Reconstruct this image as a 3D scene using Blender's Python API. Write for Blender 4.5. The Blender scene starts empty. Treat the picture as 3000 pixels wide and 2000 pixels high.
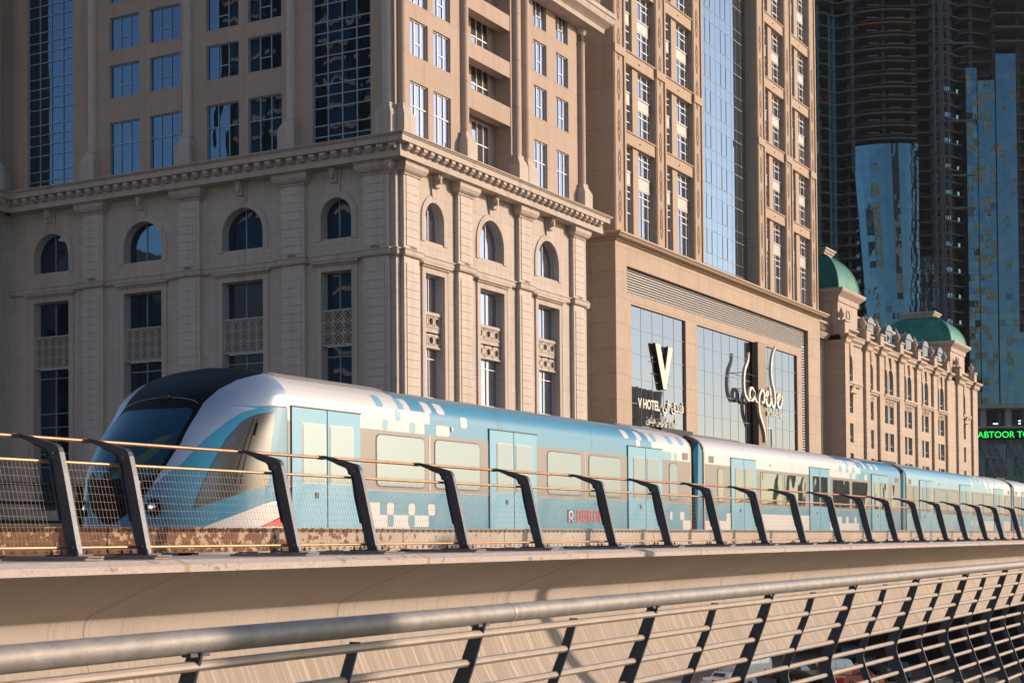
import bpy, bmesh, math, random
from math import sin, cos, pi, radians, sqrt, atan2
from mathutils import Vector, Matrix

random.seed(7)
SC = bpy.context.scene
COL = SC.collection

# ------------------------------------------------------------------ camera
EYE = 12.0
YAW, PITCH, ROLL = 0.49916174, 0.02237626, -0.00838597
cam_d = bpy.data.cameras.new('camera')
cam = bpy.data.objects.new('camera', cam_d)
COL.objects.link(cam)
_f = Vector((cos(YAW)*cos(PITCH), sin(YAW)*cos(PITCH), sin(PITCH)))
_s = Vector((sin(YAW), -cos(YAW), 0))
_u = _s.cross(_f)
_s2 = _s*cos(ROLL) + _u*sin(ROLL)
_u2 = _u*cos(ROLL) - _s*sin(ROLL)
cam.matrix_world = Matrix(((_s2.x, _u2.x, -_f.x, 0), (_s2.y, _u2.y, -_f.y, 0), (_s2.z, _u2.z, -_f.z, EYE), (0, 0, 0, 1)))
cam_d.sensor_fit = 'HORIZONTAL'
cam_d.sensor_width = 36.0
cam_d.lens = 36.0*4583.9/3000.0
cam_d.shift_y = (1477.5-1000.0)/3000.0
cam_d.clip_start = 0.1
cam_d.clip_end = 6000.0
cam_d.dof.use_dof = True
cam_d.dof.focus_distance = 34.0
cam_d.dof.aperture_fstop = 13.0
SC.camera = cam

# ------------------------------------------------------------------ light
SUN_AZ = atan2(-0.76, 0.65)          # direction towards the sun, in the ground plane
SUN_EL = radians(16.0)
world = bpy.data.worlds.new('World'); SC.world = world; world.use_nodes = True
wn = world.node_tree; wn.nodes.clear()
sky = wn.nodes.new('ShaderNodeTexSky'); sky.sky_type = 'NISHITA'; sky.sun_disc = False
sky.sun_elevation = SUN_EL
sky.sun_rotation = pi/2 - SUN_AZ
sky.air_density = 1.0; sky.dust_density = 1.1; sky.ozone_density = 2.5
bg = wn.nodes.new('ShaderNodeBackground'); bg.inputs['Strength'].default_value = 0.15
wo = wn.nodes.new('ShaderNodeOutputWorld')
wn.links.new(sky.outputs[0], bg.inputs[0]); wn.links.new(bg.outputs[0], wo.inputs[0])
sd = bpy.data.lights.new('sun', 'SUN'); sd.energy = 4.5; sd.angle = radians(0.6); sd.color = (1.0, 0.775, 0.60)
so = bpy.data.objects.new('sun', sd); COL.objects.link(so)
_sdv = Vector((cos(SUN_AZ)*cos(SUN_EL), sin(SUN_AZ)*cos(SUN_EL), sin(SUN_EL)))
so.rotation_euler = _sdv.to_track_quat('Z', 'Y').to_euler()
so.location = (40, -60, 60)
SC.view_settings.view_transform = 'Standard'
SC.view_settings.look = 'None'
SC.view_settings.exposure = 0.17
SC.view_settings.gamma = 1.0

# ------------------------------------------------------------------ helpers
BASE = {}
class MB:
    def __init__(s): s.v = []; s.f = []; s.m = []; s.cur = 0
    def q(s, *pts):
        n = len(s.v); s.v.extend([tuple(p) for p in pts]); s.f.append(tuple(range(n, n+len(pts)))); s.m.append(s.cur)
    def box(s, x0, x1, y0, y1, z0, z1):
        if x0 > x1: x0, x1 = x1, x0
        if y0 > y1: y0, y1 = y1, y0
        if z0 > z1: z0, z1 = z1, z0
        n = len(s.v)
        s.v += [(x0,y0,z0),(x1,y0,z0),(x1,y1,z0),(x0,y1,z0),(x0,y0,z1),(x1,y0,z1),(x1,y1,z1),(x0,y1,z1)]
        for f in ((0,3,2,1),(4,5,6,7),(0,1,5,4),(1,2,6,5),(2,3,7,6),(3,0,4,7)):
            s.f.append(tuple(n+i for i in f)); s.m.append(s.cur)
    def hexa(s, a, b):
        """two matching loops of points joined as a closed prism"""
        n = len(s.v); k = len(a)
        s.v += [tuple(p) for p in a] + [tuple(p) for p in b]
        s.f.append(tuple(n+i for i in range(k))[::-1]); s.m.append(s.cur)
        s.f.append(tuple(n+k+i for i in range(k))); s.m.append(s.cur)
        for i in range(k):
            j = (i+1) % k
            s.f.append((n+i, n+j, n+k+j, n+k+i)); s.m.append(s.cur)
    def loft(s, loops, closed=True, caps=True):
        n = len(s.v); k = len(loops[0])
        for l in loops: s.v += [tuple(p) for p in l]
        for a in range(len(loops)-1):
            for i in range(k if closed else k-1):
                j = (i+1) % k
                s.f.append((n+a*k+i, n+a*k+j, n+(a+1)*k+j, n+(a+1)*k+i)); s.m.append(s.cur)
        if caps and closed:
            s.f.append(tuple(n+i for i in range(k))[::-1]); s.m.append(s.cur)
            e = n+(len(loops)-1)*k
            s.f.append(tuple(e+i for i in range(k))); s.m.append(s.cur)
    def tube(s, path, r, seg=8, flat=None):
        path = [Vector(p) for p in path]; loops = []
        prev = None
        for i, p in enumerate(path):
            if i == 0: t = path[1]-p
            elif i == len(path)-1: t = p-path[i-1]
            else: t = (path[i+1]-path[i-1])
            t.normalize()
            up = Vector((0,0,1)) if abs(t.z) < .9 else Vector((0,1,0))
            if prev is not None: up = prev
            a = up - t*up.dot(t)
            if a.length < 1e-4: a = Vector((1,0,0)) - t*t.x
            a.normalize(); b = t.cross(a); prev = a
            rr = r[i] if isinstance(r, (list, tuple)) else r
            loops.append([p + (a*cos(2*pi*k/seg) + b*sin(2*pi*k/seg))*rr for k in range(seg)])
        s.loft(loops)
    def lathe(s, cx, cy, prof, seg=16, a0=0, a1=2*pi):
        """prof: (r,z) list"""
        full = abs(a1-a0-2*pi) < 1e-6
        k = seg if full else seg+1
        loops = [[(cx+r*cos(a0+(a1-a0)*i/seg), cy+r*sin(a0+(a1-a0)*i/seg), z) for i in range(k)] for r, z in prof]
        s.loft(loops, closed=full, caps=full)
    def build(s, name, mats, parent=None, smooth=False, ang=35):
        me = bpy.data.meshes.new(name)
        off = Vector((0,0,0))
        if parent is not None: off = BASE.get(parent.name, Vector((0,0,0)))
        else:
            xs = [p[0] for p in s.v]; ys = [p[1] for p in s.v]; zs = [p[2] for p in s.v]
            off = Vector(((min(xs)+max(xs))/2, (min(ys)+max(ys))/2, min(zs)))
        me.from_pydata([(x-off.x, y-off.y, z-off.z) for x, y, z in s.v], [], s.f)
        if not isinstance(mats, (list, tuple)): mats = [mats]
        for m in mats: me.materials.append(m)
        if len(mats) > 1: me.polygons.foreach_set('material_index', s.m)
        if smooth:
            bm = bmesh.new(); bm.from_mesh(me)
            bmesh.ops.remove_doubles(bm, verts=bm.verts, dist=1e-4)
            bmesh.ops.recalc_face_normals(bm, faces=bm.faces)
            bm.to_mesh(me); bm.free()
            me.polygons.foreach_set('use_smooth', [True]*len(me.polygons))
            me.set_sharp_from_angle(angle=radians(ang))
        me.update()
        o = bpy.data.objects.new(name, me); COL.objects.link(o)
        if parent is not None:
            o.parent = parent
        else:
            o.location = off
        BASE[o.name] = off.copy()
        return o

def tag(o, label=None, cat=None, group=None, kind=None):
    if label: o['label'] = label
    if cat: o['category'] = cat
    if group: o['group'] = group
    if kind: o['kind'] = kind
    return o
def thing(name, loc, label, cat, group=None):
    o = bpy.data.objects.new(name, None); COL.objects.link(o); o.location = loc
    o.empty_display_size = .5
    BASE[o.name] = Vector(loc)
    return tag(o, label, cat, group)
def dup(o, delta=(0,0,0), parent=None):
    """copy of an object and everything below it, shifted"""
    c = o.copy(); COL.objects.link(c)
    c.parent = parent if parent is not None else o.parent
    c.location = Vector(o.location) + Vector(delta)
    BASE[c.name] = BASE.get(o.name, Vector()) + Vector(delta)
    for ch in list(o.children): dup(ch, (0,0,0), c)
    return c

# ------------------------------------------------------------------ materials
def newmat(name):
    m = bpy.data.materials.new(name); m.use_nodes = True
    nt = m.node_tree; b = nt.nodes['Principled BSDF']
    return m, nt, b
def N(nt, t, **kw):
    n = nt.nodes.new(t)
    for k, v in kw.items():
        if k in n.inputs: n.inputs[k].default_value = v
        else: setattr(n, k, v)
    return n
def math_(nt, op, a, b=None, c=None):
    n = nt.nodes.new('ShaderNodeMath'); n.operation = op
    for i, v in enumerate((a, b, c)):
        if v is None: continue
        if isinstance(v, (int, float)): n.inputs[i].default_value = v
        else: nt.links.new(v, n.inputs[i])
    return n.outputs[0]
def mixc(nt, fac, a, b, blend='MIX'):
    n = nt.nodes.new('ShaderNodeMix'); n.data_type = 'RGBA'; n.blend_type = blend
    for s, v in ((0, fac), (6, a), (7, b)):
        if isinstance(v, (int, float)): n.inputs[s].default_value = v
        elif isinstance(v, tuple): n.inputs[s].default_value = v if len(v) == 4 else v+(1,)
        else: nt.links.new(v, n.inputs[s])
    return n.outputs[2]
def ramp(nt, x, lo, hi):
    n = nt.nodes.new('ShaderNodeMapRange'); n.clamp = True
    nt.links.new(x, n.inputs[0]); n.inputs[1].default_value = lo; n.inputs[2].default_value = hi
    return n.outputs[0]
def noise(nt, scale, detail=4, vec=None, rough=.55, dist=0):
    n = N(nt, 'ShaderNodeTexNoise', Scale=scale, Detail=detail, Roughness=rough, Distortion=dist)
    if vec is not None: nt.links.new(vec, n.inputs['Vector'])
    return n.outputs['Fac']
def wpos(nt): return nt.nodes.new('ShaderNodeNewGeometry').outputs['Position']
def mapped(nt, vec, sc):
    n = nt.nodes.new('ShaderNodeMapping'); nt.links.new(vec, n.inputs['Vector']); n.inputs['Scale'].default_value = sc
    return n.outputs[0]
def bump(nt, b, h, strength, dist=.02):
    n = nt.nodes.new('ShaderNodeBump'); n.inputs['Strength'].default_value = strength; n.inputs['Distance'].default_value = dist
    nt.links.new(h, n.inputs['Height']); nt.links.new(n.outputs[0], b.inputs['Normal'])

def plain(name, col, rough=.5, metal=0, var=.12, vscale=1.5, bmp=0, bscale=40, coat=0, spec=.5, rv=.16):
    m, nt, b = newmat(name); p = wpos(nt)
    n1 = noise(nt, vscale, 6, p); n2 = noise(nt, vscale*9, 5, p)
    f = math_(nt, 'ADD', math_(nt, 'MULTIPLY', n1, .7), math_(nt, 'MULTIPLY', n2, .3))
    f = ramp(nt, f, .3, .7)
    lo = tuple(c*(1-var) for c in col); hi = tuple(min(1, c*(1+var)) for c in col)
    nt.links.new(mixc(nt, f, lo, hi), b.inputs['Base Color'])
    b.inputs['Metallic'].default_value = metal
    b.inputs['Specular IOR Level'].default_value = spec
    b.inputs['Coat Weight'].default_value = coat; b.inputs['Coat Roughness'].default_value = .06
    nt.links.new(math_(nt, 'ADD', math_(nt, 'MULTIPLY', n2, rv), rough-rv/2), b.inputs['Roughness'])
    if bmp: bump(nt, b, noise(nt, bscale, 4, p), bmp)
    return m
def stone(name, col, jz=None, ju=None, var=.10, jd=.25, z0=0., u0=0., streak=.12):
    """cladding stone: mottled panels, faint joints at jz / ju metres, rain streaks"""
    m, nt, b = newmat(name); p = wpos(nt)
    sep = nt.nodes.new('ShaderNodeSeparateXYZ'); nt.links.new(p, sep.inputs[0])
    u = math_(nt, 'ADD', sep.outputs[0], sep.outputs[1]); z = sep.outputs[2]
    n1 = noise(nt, .35, 5, p); n2 = noise(nt, 3.0, 6, p)
    st = noise(nt, 1.0, 4, mapped(nt, p, (1.6, 1.6, .07)))
    f = math_(nt, 'ADD', math_(nt, 'MULTIPLY', n1, .45), math_(nt, 'MULTIPLY', n2, .55))
    c = mixc(nt, ramp(nt, f, .32, .68), tuple(k*(1-var) for k in col), tuple(k*(1+var) for k in col))
    c = mixc(nt, math_(nt, 'MULTIPLY', ramp(nt, st, .5, .78), streak*2), c, tuple(k*.55 for k in col))
    mask = None
    if jz:
        cz = math_(nt, 'FLOOR', math_(nt, 'DIVIDE', math_(nt, 'ADD', z, -z0), jz)); 
        fz = math_(nt, 'ABSOLUTE', math_(nt, 'PINGPONG', math_(nt, 'ADD', z, -z0), jz/2))
        mask = math_(nt, 'LESS_THAN', fz, .012)
        cell = cz
        if ju:
            cu = math_(nt, 'FLOOR', math_(nt, 'DIVIDE', math_(nt, 'ADD', u, -u0), ju))
            fu = math_(nt, 'PINGPONG', math_(nt, 'ADD', u, -u0), ju/2)
            mask = math_(nt, 'MAXIMUM', mask, math_(nt, 'LESS_THAN', fu, .012))
            cell = math_(nt, 'ADD', cz, math_(nt, 'MULTIPLY', cu, 17.3))
        wn_ = nt.nodes.new('ShaderNodeTexWhiteNoise'); wn_.noise_dimensions = '1D'; nt.links.new(cell, wn_.inputs['W'])
        c = mixc(nt, math_(nt, 'MULTIPLY', wn_.outputs['Value'], .30), c, tuple(min(1, k*1.22) for k in col))
        c = mixc(nt, math_(nt, 'MULTIPLY', mask, jd*2.4), c, tuple(k*.28 for k in col))
    nt.links.new(c, b.inputs['Base Color'])
    b.inputs['Roughness'].default_value = .82; b.inputs['Specular IOR Level'].default_value = .25
    bump(nt, b, noise(nt, 22, 4, p), .22, .02)
    return m
def glassm(name, refl=(.5,.6,.7), body=(.01,.016,.022), mix=.75, wav=.25, wscale=.6, rough=.015, st=(1,1,1), wd=.05, curtain=0):
    """coated facade glass seen from outside: wavy mirror over a dark body"""
    m, nt, b = newmat(name); p = wpos(nt)
    b.inputs['Base Color'].default_value = refl+(1,); b.inputs['Metallic'].default_value = 1
    b.inputs['Roughness'].default_value = rough
    d = nt.nodes.new('ShaderNodeBsdfPrincipled'); d.inputs['Roughness'].default_value = .3
    d.inputs['Base Color'].default_value = body+(1,); d.inputs['Specular IOR Level'].default_value = .5
    if curtain:
        cu = noise(nt, 1, 3, mapped(nt, p, (9, 9, .05)))
        nt.links.new(mixc(nt, ramp(nt, cu, .35, .65), tuple(k*.6 for k in body), tuple(k*1.8 for k in body)), d.inputs['Base Color'])
    lw = nt.nodes.new('ShaderNodeLayerWeight'); lw.inputs['Blend'].default_value = .35
    fac = math_(nt, 'ADD', math_(nt, 'MULTIPLY', lw.outputs['Facing'], 1-mix), mix)
    ms = nt.nodes.new('ShaderNodeMixShader'); nt.links.new(fac, ms.inputs[0])
    nt.links.new(d.outputs[0], ms.inputs[1]); nt.links.new(b.outputs[0], ms.inputs[2])
    nt.links.new(ms.outputs[0], nt.nodes['Material Output'].inputs[0])
    if wav: bump(nt, b, noise(nt, wscale, 2, mapped(nt, p, st), .4), wav, wd)
    return m
def emis(name, col, s):
    m, nt, b = newmat(name)
    b.inputs['Base Color'].default_value = (.01,.01,.01,1)
    b.inputs['Emission Color'].default_value = col+(1,); b.inputs['Emission Strength'].default_value = s
    return m

M = {}
M['stoneA'] = stone('podium_stone', (.50,.43,.375), 1.19, 1.7, .12, .22, z0=31.2, streak=.25)
M['trimA'] = stone('trim_stone', (.51,.437,.38), None, None, .08, streak=.3)
M['blockA'] = stone('pilaster_stone', (.57,.495,.435), None, None, .09, streak=.2)
M['stoneT'] = stone('tower_render', (.44,.335,.27), 3.6, 3.1, .08, .16, z0=38.1, streak=.2)
M['stoneV'] = stone('annexe_stone', (.45,.35,.27), 2.24, 2.42, .13, .36, z0=24.1, u0=179.8)
M['stoneVt'] = stone('annexe_tower_stone', (.41,.31,.235), 3.61, None, .11, .36, z0=26.3)
M['beamV'] = stone('annexe_beam_stone', (.46,.35,.26), None, None, .06)
M['orn'] = plain('ornament_stone', (.27,.155,.095), .8, 0, .15, 3)
M['stoneP'] = stone('palace_stone', (.49,.39,.31), .62, None, .09, .22, z0=23.0, streak=.25)
M['trimP'] = stone('palace_trim_stone', (.50,.40,.32), None, None, .09, streak=.3)
M['spandrel'] = plain('pale_spandrel_metal', (.31,.30,.29), .5, .2, .06, 1)
M['glassL'] = glassm('shaded_facade_glass', (.12,.175,.25), (.006,.012,.02), .62, .45, .42, st=(1,1,.45), wd=.05)  # darker copy for the shaded front, dimming the sky it mirrors
M['glassR'] = glassm('sunlit_facade_glass', (.46,.52,.68), (.05,.05,.05), .68, .10, .5, wd=.03, curtain=1)  # lighter copy; lavender tint stands in for the mirrored sky colour
M['glassV'] = glassm('curtain_wall_glass', (.33,.355,.43), (.045,.05,.06), .75, .10, .35, wd=.03)
M['glassC'] = glassm('pale_curtain_glass', (.45,.53,.63), (.05,.06,.07), .8, .08, .3, wd=.02)
M['glassD'] = glassm('dark_link_glass', (.30,.33,.36), (.01,.012,.014), .5, .2, .5)
M['glassT'] = glassm('teal_tower_glass', (.115,.23,.295), (.009,.024,.032), .7, .5, .30, st=(1,1,.4), wd=.14)
M['glassTd'] = glassm('dark_tower_glass', (.07,.13,.17), (.006,.016,.02), .7, .5, .30, st=(1,1,.4), wd=.14)
M['frameW'] = plain('white_window_frame', (.62,.60,.57), .4, .1, .04)
M['frameB'] = plain('grey_blue_window_frame', (.30,.40,.46), .4, .3, .06)
M['darkin'] = plain('dark_interior', (.012,.012,.014), .9, 0, .2)
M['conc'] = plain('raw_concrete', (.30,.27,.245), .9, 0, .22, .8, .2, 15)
M['concT'] = plain('shaded_tower_concrete', (.11,.105,.105), .9, 0, .25, .3)  # darker copy of the concrete, tower shade put into the colour
M['concD'] = plain('dark_shade_concrete', (.07,.078,.088), .9, 0, .3, .5)  # dark bluish tone stands in for shade and distant haze
M['towerframe'] = plain('pinkish_tower_frame', (.34,.22,.19), .9, 0, .2, .3)
M['blue2'] = plain('train_nose_shaded_blue', (.04,.235,.39), .28, 0, .02, .4, coat=.35, rv=.02)  # deeper copy of the body blue, shade on the nose painted in
M['void'] = plain('painted_shade_black', (.012,.011,.010), .95, 0, .3, .5)  # near-black base colour stands in for shade
M['cabpanel'] = plain('cab_side_panel', (.17,.165,.16), .22, .8, .02, .5, rv=.02)
M['rustbeam'] = plain('rusty_steel', (.22,.09,.04), .8, .2, .3)
M['lattice'] = plain('lattice_metal', (.50,.44,.39), .6, .1, .06)
M['dome'] = None
M['slate'] = plain('slate_roof', (.24,.24,.25), .7, 0, .15, 1.5)
M['steel'] = plain('painted_steel_post', (.06,.07,.085), .45, .3, .18, 6, .05, 60)
M['steelN'] = plain('dark_painted_plate', (.055,.065,.082), .5, .2, .2, 8, .05, 80)
M['copper'] = plain('brown_pipe', (.40,.205,.12), .42, .6, .25, 9)
M['copper2'] = plain('golden_pipe', (.47,.28,.16), .42, .6, .2, 9)
M['wire'] = plain('mesh_wire', (.19,.155,.13), .6, .3, .1)
M['galv'] = plain('galvanised_pipe', (.27,.255,.24), .6, .3, .25, 14, .12, 90)
M['galv2'] = plain('galvanised_rod', (.36,.31,.265), .5, .4, .12, 10)
M['timber'] = plain('weathered_packer', (.27,.235,.21), .85, 0, .25, 6, .4, 30)
M['black'] = plain('black_paint', (.007,.007,.008), .5, 0, .1, 2, spec=.14, rv=.02)
M['rubber'] = plain('rubber', (.02,.02,.022), .7, 0, .2)
M['chrome'] = plain('headlight_glass', (.75,.78,.8), .12, .9, .05)
M['lampon'] = emis('lit_headlight', (.9,.95,1.0), 1.2)
M['white'] = plain('train_white_paint', (.62,.61,.605), .34, 0, .02, .5, coat=.2, rv=.02)
M['silver'] = plain('train_silver_paint', (.40,.48,.60), .3, .5, .02, .5, coat=.2, rv=.02)
M['silverm'] = plain('train_silver_panel', (.36,.345,.335), .30, .6, .02, .5, rv=.02)
M['blue'] = plain('train_blue_paint', (.07,.27,.41), .30, .0, .02, .4, coat=.3, rv=.02)
M['blueD'] = plain('train_deep_blue_paint', (.010,.18,.32), .3, .1, .03, .5, coat=.3, rv=.02)
M['greyb'] = plain('train_grey_band', (.22,.20,.195), .36, .1, .02, .5, coat=.2, rv=.02)
M['roofg'] = plain('train_roof_fairing', (.34,.31,.29), .5, .3, .12, 2)
M['bellow'] = plain('gangway_bellows', (.03,.032,.036), .8, 0, .2, 3)
M['edgeg'] = plain('door_frame_gold', (.50,.34,.22), .35, .6, .1)
M['trainglass'] = glassm('train_window_glass', (.27,.35,.43), (.235,.265,.27), .35, .05, .8, rough=.2, wd=.02)  # pale body colour stands in for the bright sky reflected
M['trainglass2'] = glassm('train_window_glass_dark', (.32,.38,.41), (.03,.04,.04), .6, .35, .9, rough=.03, wd=.05)
M['windscreen'] = glassm('windscreen_glass', (.05,.18,.22), (.003,.020,.028), .28, .05, .5, rough=.05)
M['red'] = plain('red_vinyl', (.62,.05,.04), .35, 0, .05, 2)
M['navy'] = plain('navy_vinyl', (.03,.05,.16), .35, 0, .05)
M['letter'] = plain('cream_sign_letters', (.62,.57,.50), .45, .1, .05)
M['mull'] = plain('slim_grey_mullion', (.16,.18,.20), .5, .3, .05)
M['signside'] = plain('bronze_sign_side', (.06,.05,.045), .4, .5, .1)
M['bronze'] = plain('bronze_panel', (.17,.125,.085), .42, .5, .08, 1)
M['ledg'] = emis('green_led', (.02,1.0,.12), 1.3)
M['lampw'] = emis('white_lamp', (1.0,.95,.85), 6)
M['asphalt'] = plain('asphalt', (.05,.048,.047), .9, 0, .2, .3, .3, 20)
M['paving'] = plain('paving', (.14,.125,.112), .85, 0, .15, .5)
M['linew'] = plain('road_marking', (.6,.6,.58), .7, 0, .1)
M['orange'] = plain('orange_plastic', (.72,.10,.03), .5, 0, .1)
M['crane'] = plain('mast_steel', (.10,.12,.13), .6, .3, .2)
M['teal'] = plain('teal_hoist_mast', (.05,.16,.18), .6, .3, .2)
M['maroon'] = plain('maroon_sheet', (.16,.03,.05), .8, 0, .2)
M['screen'] = plain('decor_screen', (.20,.20,.215), .6, .3, .1)

def dome_mat():
    m, nt, b = newmat('green_copper_roof'); p = wpos(nt)
    f = noise(nt, .9, 5, mapped(nt, p, (1,1,.35)))
    nt.links.new(mixc(nt, ramp(nt, f, .3, .7), (.022,.165,.115), (.055,.285,.20)), b.inputs['Base Color'])
    b.inputs['Roughness'].default_value = .5; b.inputs['Metallic'].default_value = .15
    return m
M['dome'] = dome_mat()
def rust_mat():
    """perforated cable trough cover: paint, rust towards the near end, rows of slots"""
    m, nt, b = newmat('rusty_perforated_metal'); p = wpos(nt)
    sep = nt.nodes.new('ShaderNodeSeparateXYZ'); nt.links.new(p, sep.inputs[0]); x, z = sep.outputs[0], sep.outputs[2]
    n1 = noise(nt, 7, 8, p, .65); n2 = noise(nt, 1.3, 3, p)
    more = ramp(nt, x, 19.0, 12.2)
    rm = ramp(nt, math_(nt, 'ADD', math_(nt, 'ADD', n1, math_(nt, 'MULTIPLY', more, .17)), math_(nt, 'MULTIPLY', n2, .22)), .69, .72)
    rm = math_(nt, 'MULTIPLY', rm, ramp(nt, x, 26, 20))
    pale = mixc(nt, ramp(nt, n2, .3, .7), (.46,.38,.31), (.56,.49,.42))
    pale = mixc(nt, more, pale, (.46,.27,.135))
    rc = mixc(nt, ramp(nt, n1, .35, .7), (.075,.026,.012), (.21,.085,.035))
    c = mixc(nt, rm, pale, rc)
    px = math_(nt, 'PINGPONG', x, .075); inx = math_(nt, 'GREATER_THAN', px, .046)
    def row(z0, z1):
        a = math_(nt, 'MULTIPLY', math_(nt, 'GREATER_THAN', z, z0), math_(nt, 'LESS_THAN', z, z1))
        st = math_(nt, 'GREATER_THAN', math_(nt, 'PINGPONG', math_(nt, 'ADD', z, -z0), .006), .0022)
        return math_(nt, 'MULTIPLY', a, st)
    slot = math_(nt, 'MULTIPLY', inx, math_(nt, 'MAXIMUM', row(12.11, 12.15), row(11.895, 11.925)))
    c = mixc(nt, slot, c, (.01,.008,.007))
    nt.links.new(c, b.inputs['Base Color']); b.inputs['Roughness'].default_value = .8
    bump(nt, b, n1, .4, .01)
    return m
M['rust'] = rust_mat()
def girder_mat(lip):
    m, nt, b = newmat('weathered_lip_concrete' if lip else 'streaked_girder_concrete'); p = wpos(nt)
    sep = nt.nodes.new('ShaderNodeSeparateXYZ'); nt.links.new(p, sep.inputs[0]); x, z = sep.outputs[0], sep.outputs[2]
    n0 = noise(nt, .5, 5, p); nf = noise(nt, 28, 5, p)
    if lip:
        ch = noise(nt, 5.5, 7, mapped(nt, p, (1,1,2.2)), .62)
        c = mixc(nt, ramp(nt, nf, .3, .7), (.50,.42,.375), (.62,.535,.48))
        c = mixc(nt, math_(nt, 'MULTIPLY', ramp(nt, ch, .60, .625), .8), c, (.27,.235,.215))
        c = mixc(nt, ramp(nt, math_(nt, 'PINGPONG', math_(nt, 'ADD', x, -10.95), 2.06), .045, .03), c, (.46,.34,.22))
        bump(nt, b, ch, .5, .02)
    else:
        s1 = noise(nt, 1.0, 6, mapped(nt, p, (26, .05, .05)), .6)
        s2 = noise(nt, 1.0, 4, mapped(nt, p, (90, .08, .08)), .6)
        s3 = noise(nt, 1.0, 3, mapped(nt, p, (5, .1, .1)), .5)
        c = mixc(nt, ramp(nt, n0, .3, .7), (.40,.345,.295), (.47,.41,.355))
        dk = math_(nt, 'MULTIPLY', ramp(nt, s1, .54, .68), .38)
        c = mixc(nt, dk, c, (.24,.18,.14))
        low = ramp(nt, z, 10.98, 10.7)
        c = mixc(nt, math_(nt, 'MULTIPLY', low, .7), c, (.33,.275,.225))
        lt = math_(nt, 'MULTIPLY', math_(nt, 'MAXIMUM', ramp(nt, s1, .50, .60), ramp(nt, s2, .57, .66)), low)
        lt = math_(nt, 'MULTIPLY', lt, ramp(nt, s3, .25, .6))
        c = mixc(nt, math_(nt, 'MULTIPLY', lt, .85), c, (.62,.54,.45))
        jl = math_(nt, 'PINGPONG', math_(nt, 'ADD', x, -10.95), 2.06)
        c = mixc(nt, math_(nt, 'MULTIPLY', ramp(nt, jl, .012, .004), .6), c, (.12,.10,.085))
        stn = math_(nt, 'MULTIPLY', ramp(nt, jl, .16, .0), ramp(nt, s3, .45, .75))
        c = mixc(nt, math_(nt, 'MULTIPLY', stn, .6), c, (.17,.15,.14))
        bump(nt, b, math_(nt, 'ADD', nf, math_(nt, 'MULTIPLY', s1, .5)), .25, .01)
    nt.links.new(c, b.inputs['Base Color']); b.inputs['Roughness'].default_value = .85; b.inputs['Specular IOR Level'].default_value = .2
    return m
M['girder'] = girder_mat(False); M['lip'] = girder_mat(True)

# ------------------------------------------------------------------ ground
g = MB(); g.box(-900, 2500, -1200, 1500, -.5, 0)
tag(g.build('ground', M['paving']), kind='structure')
g = MB(); g.box(-400, 900, 24, 47, .0, .004+.0); 
g = MB(); g.q((-400,24,.004),(900,24,.004),(900,47,.004),(-400,47,.004))
tag(g.build('road', M['asphalt']), kind='structure')
g = MB()
for k in range(60):
    for yy in (31.5, 39.2):
        g.q((60+k*6, yy, .008), (63+k*6, yy, .008), (63+k*6, yy+.15, .008), (60+k*6, yy+.15, .008))
tag(g.build('lane_markings', M['linew']), kind='structure')
# ------------------------------------------------------------------ facade tools
class Fac:
    """a facade: u runs along the wall, d outwards, z up"""
    def __init__(s, axis, c): s.axis = axis; s.c = c
    def P(s, u, d, z): return (s.c-d, u, z) if s.axis == 'x' else (u, s.c-d, z)
    def box(s, mb, u0, u1, d0, d1, z0, z1):
        a = s.P(u0, d0, z0); b = s.P(u1, d1, z1); mb.box(a[0], b[0], a[1], b[1], z0, z1)
    def quad(s, mb, u0, u1, d, z0, z1):
        mb.q(s.P(u0,d,z0), s.P(u1,d,z0), s.P(u1,d,z1), s.P(u0,d,z1))
def arc(a, b, zs, n=20):
    c = (a+b)/2; r = (b-a)/2
    return [(c-r*cos(pi*i/n), zs+r*sin(pi*i/n)) for i in range(n+1)]
def bay(mb, F, u0, u1, z0, z1, holes, depth, d=0.0):
    zc = z0
    for h in sorted(holes, key=lambda k: k[2]):
        a, b, zb, zt, ar = h
        if zb > zc+1e-6: F.quad(mb, u0, u1, d, zc, zb)
        F.quad(mb, u0, a, d, zb, zt); F.quad(mb, b, u1, d, zb, zt)
        P = F.P
        for uu in (a, b): mb.q(P(uu,d,zb), P(uu,d,zt), P(uu,d-depth,zt), P(uu,d-depth,zb))
        mb.q(P(a,d,zb), P(b,d,zb), P(b,d-depth,zb), P(a,d-depth,zb))
        if ar:
            pts = arc(a, b, zt); n = len(pts)-1; top = zt+(b-a)/2
            for i in range(n):
                p, q = pts[i], pts[i+1]; e = u0 if i < n//2 else u1
                mb.q(P(e,d,p[1]), P(p[0],d,p[1]), P(q[0],d,q[1]), P(e,d,q[1]))
                mb.q(P(p[0],d,p[1]), P(q[0],d,q[1]), P(q[0],d-depth,q[1]), P(p[0],d-depth,p[1]))
            zc = top
        else:
            mb.q(P(a,d,zt), P(b,d,zt), P(b,d-depth,zt), P(a,d-depth,zt)); zc = zt
    if z1 > zc+1e-6: F.quad(mb, u0, u1, d, zc, z1)
def arch_shape(mb, F, a, b, zb, zs, d):
    pts = [(a, zb)] + arc(a, b, zs) + [(b, zb)]
    mb.q(*[F.P(u, d, z) for u, z in pts])
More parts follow.
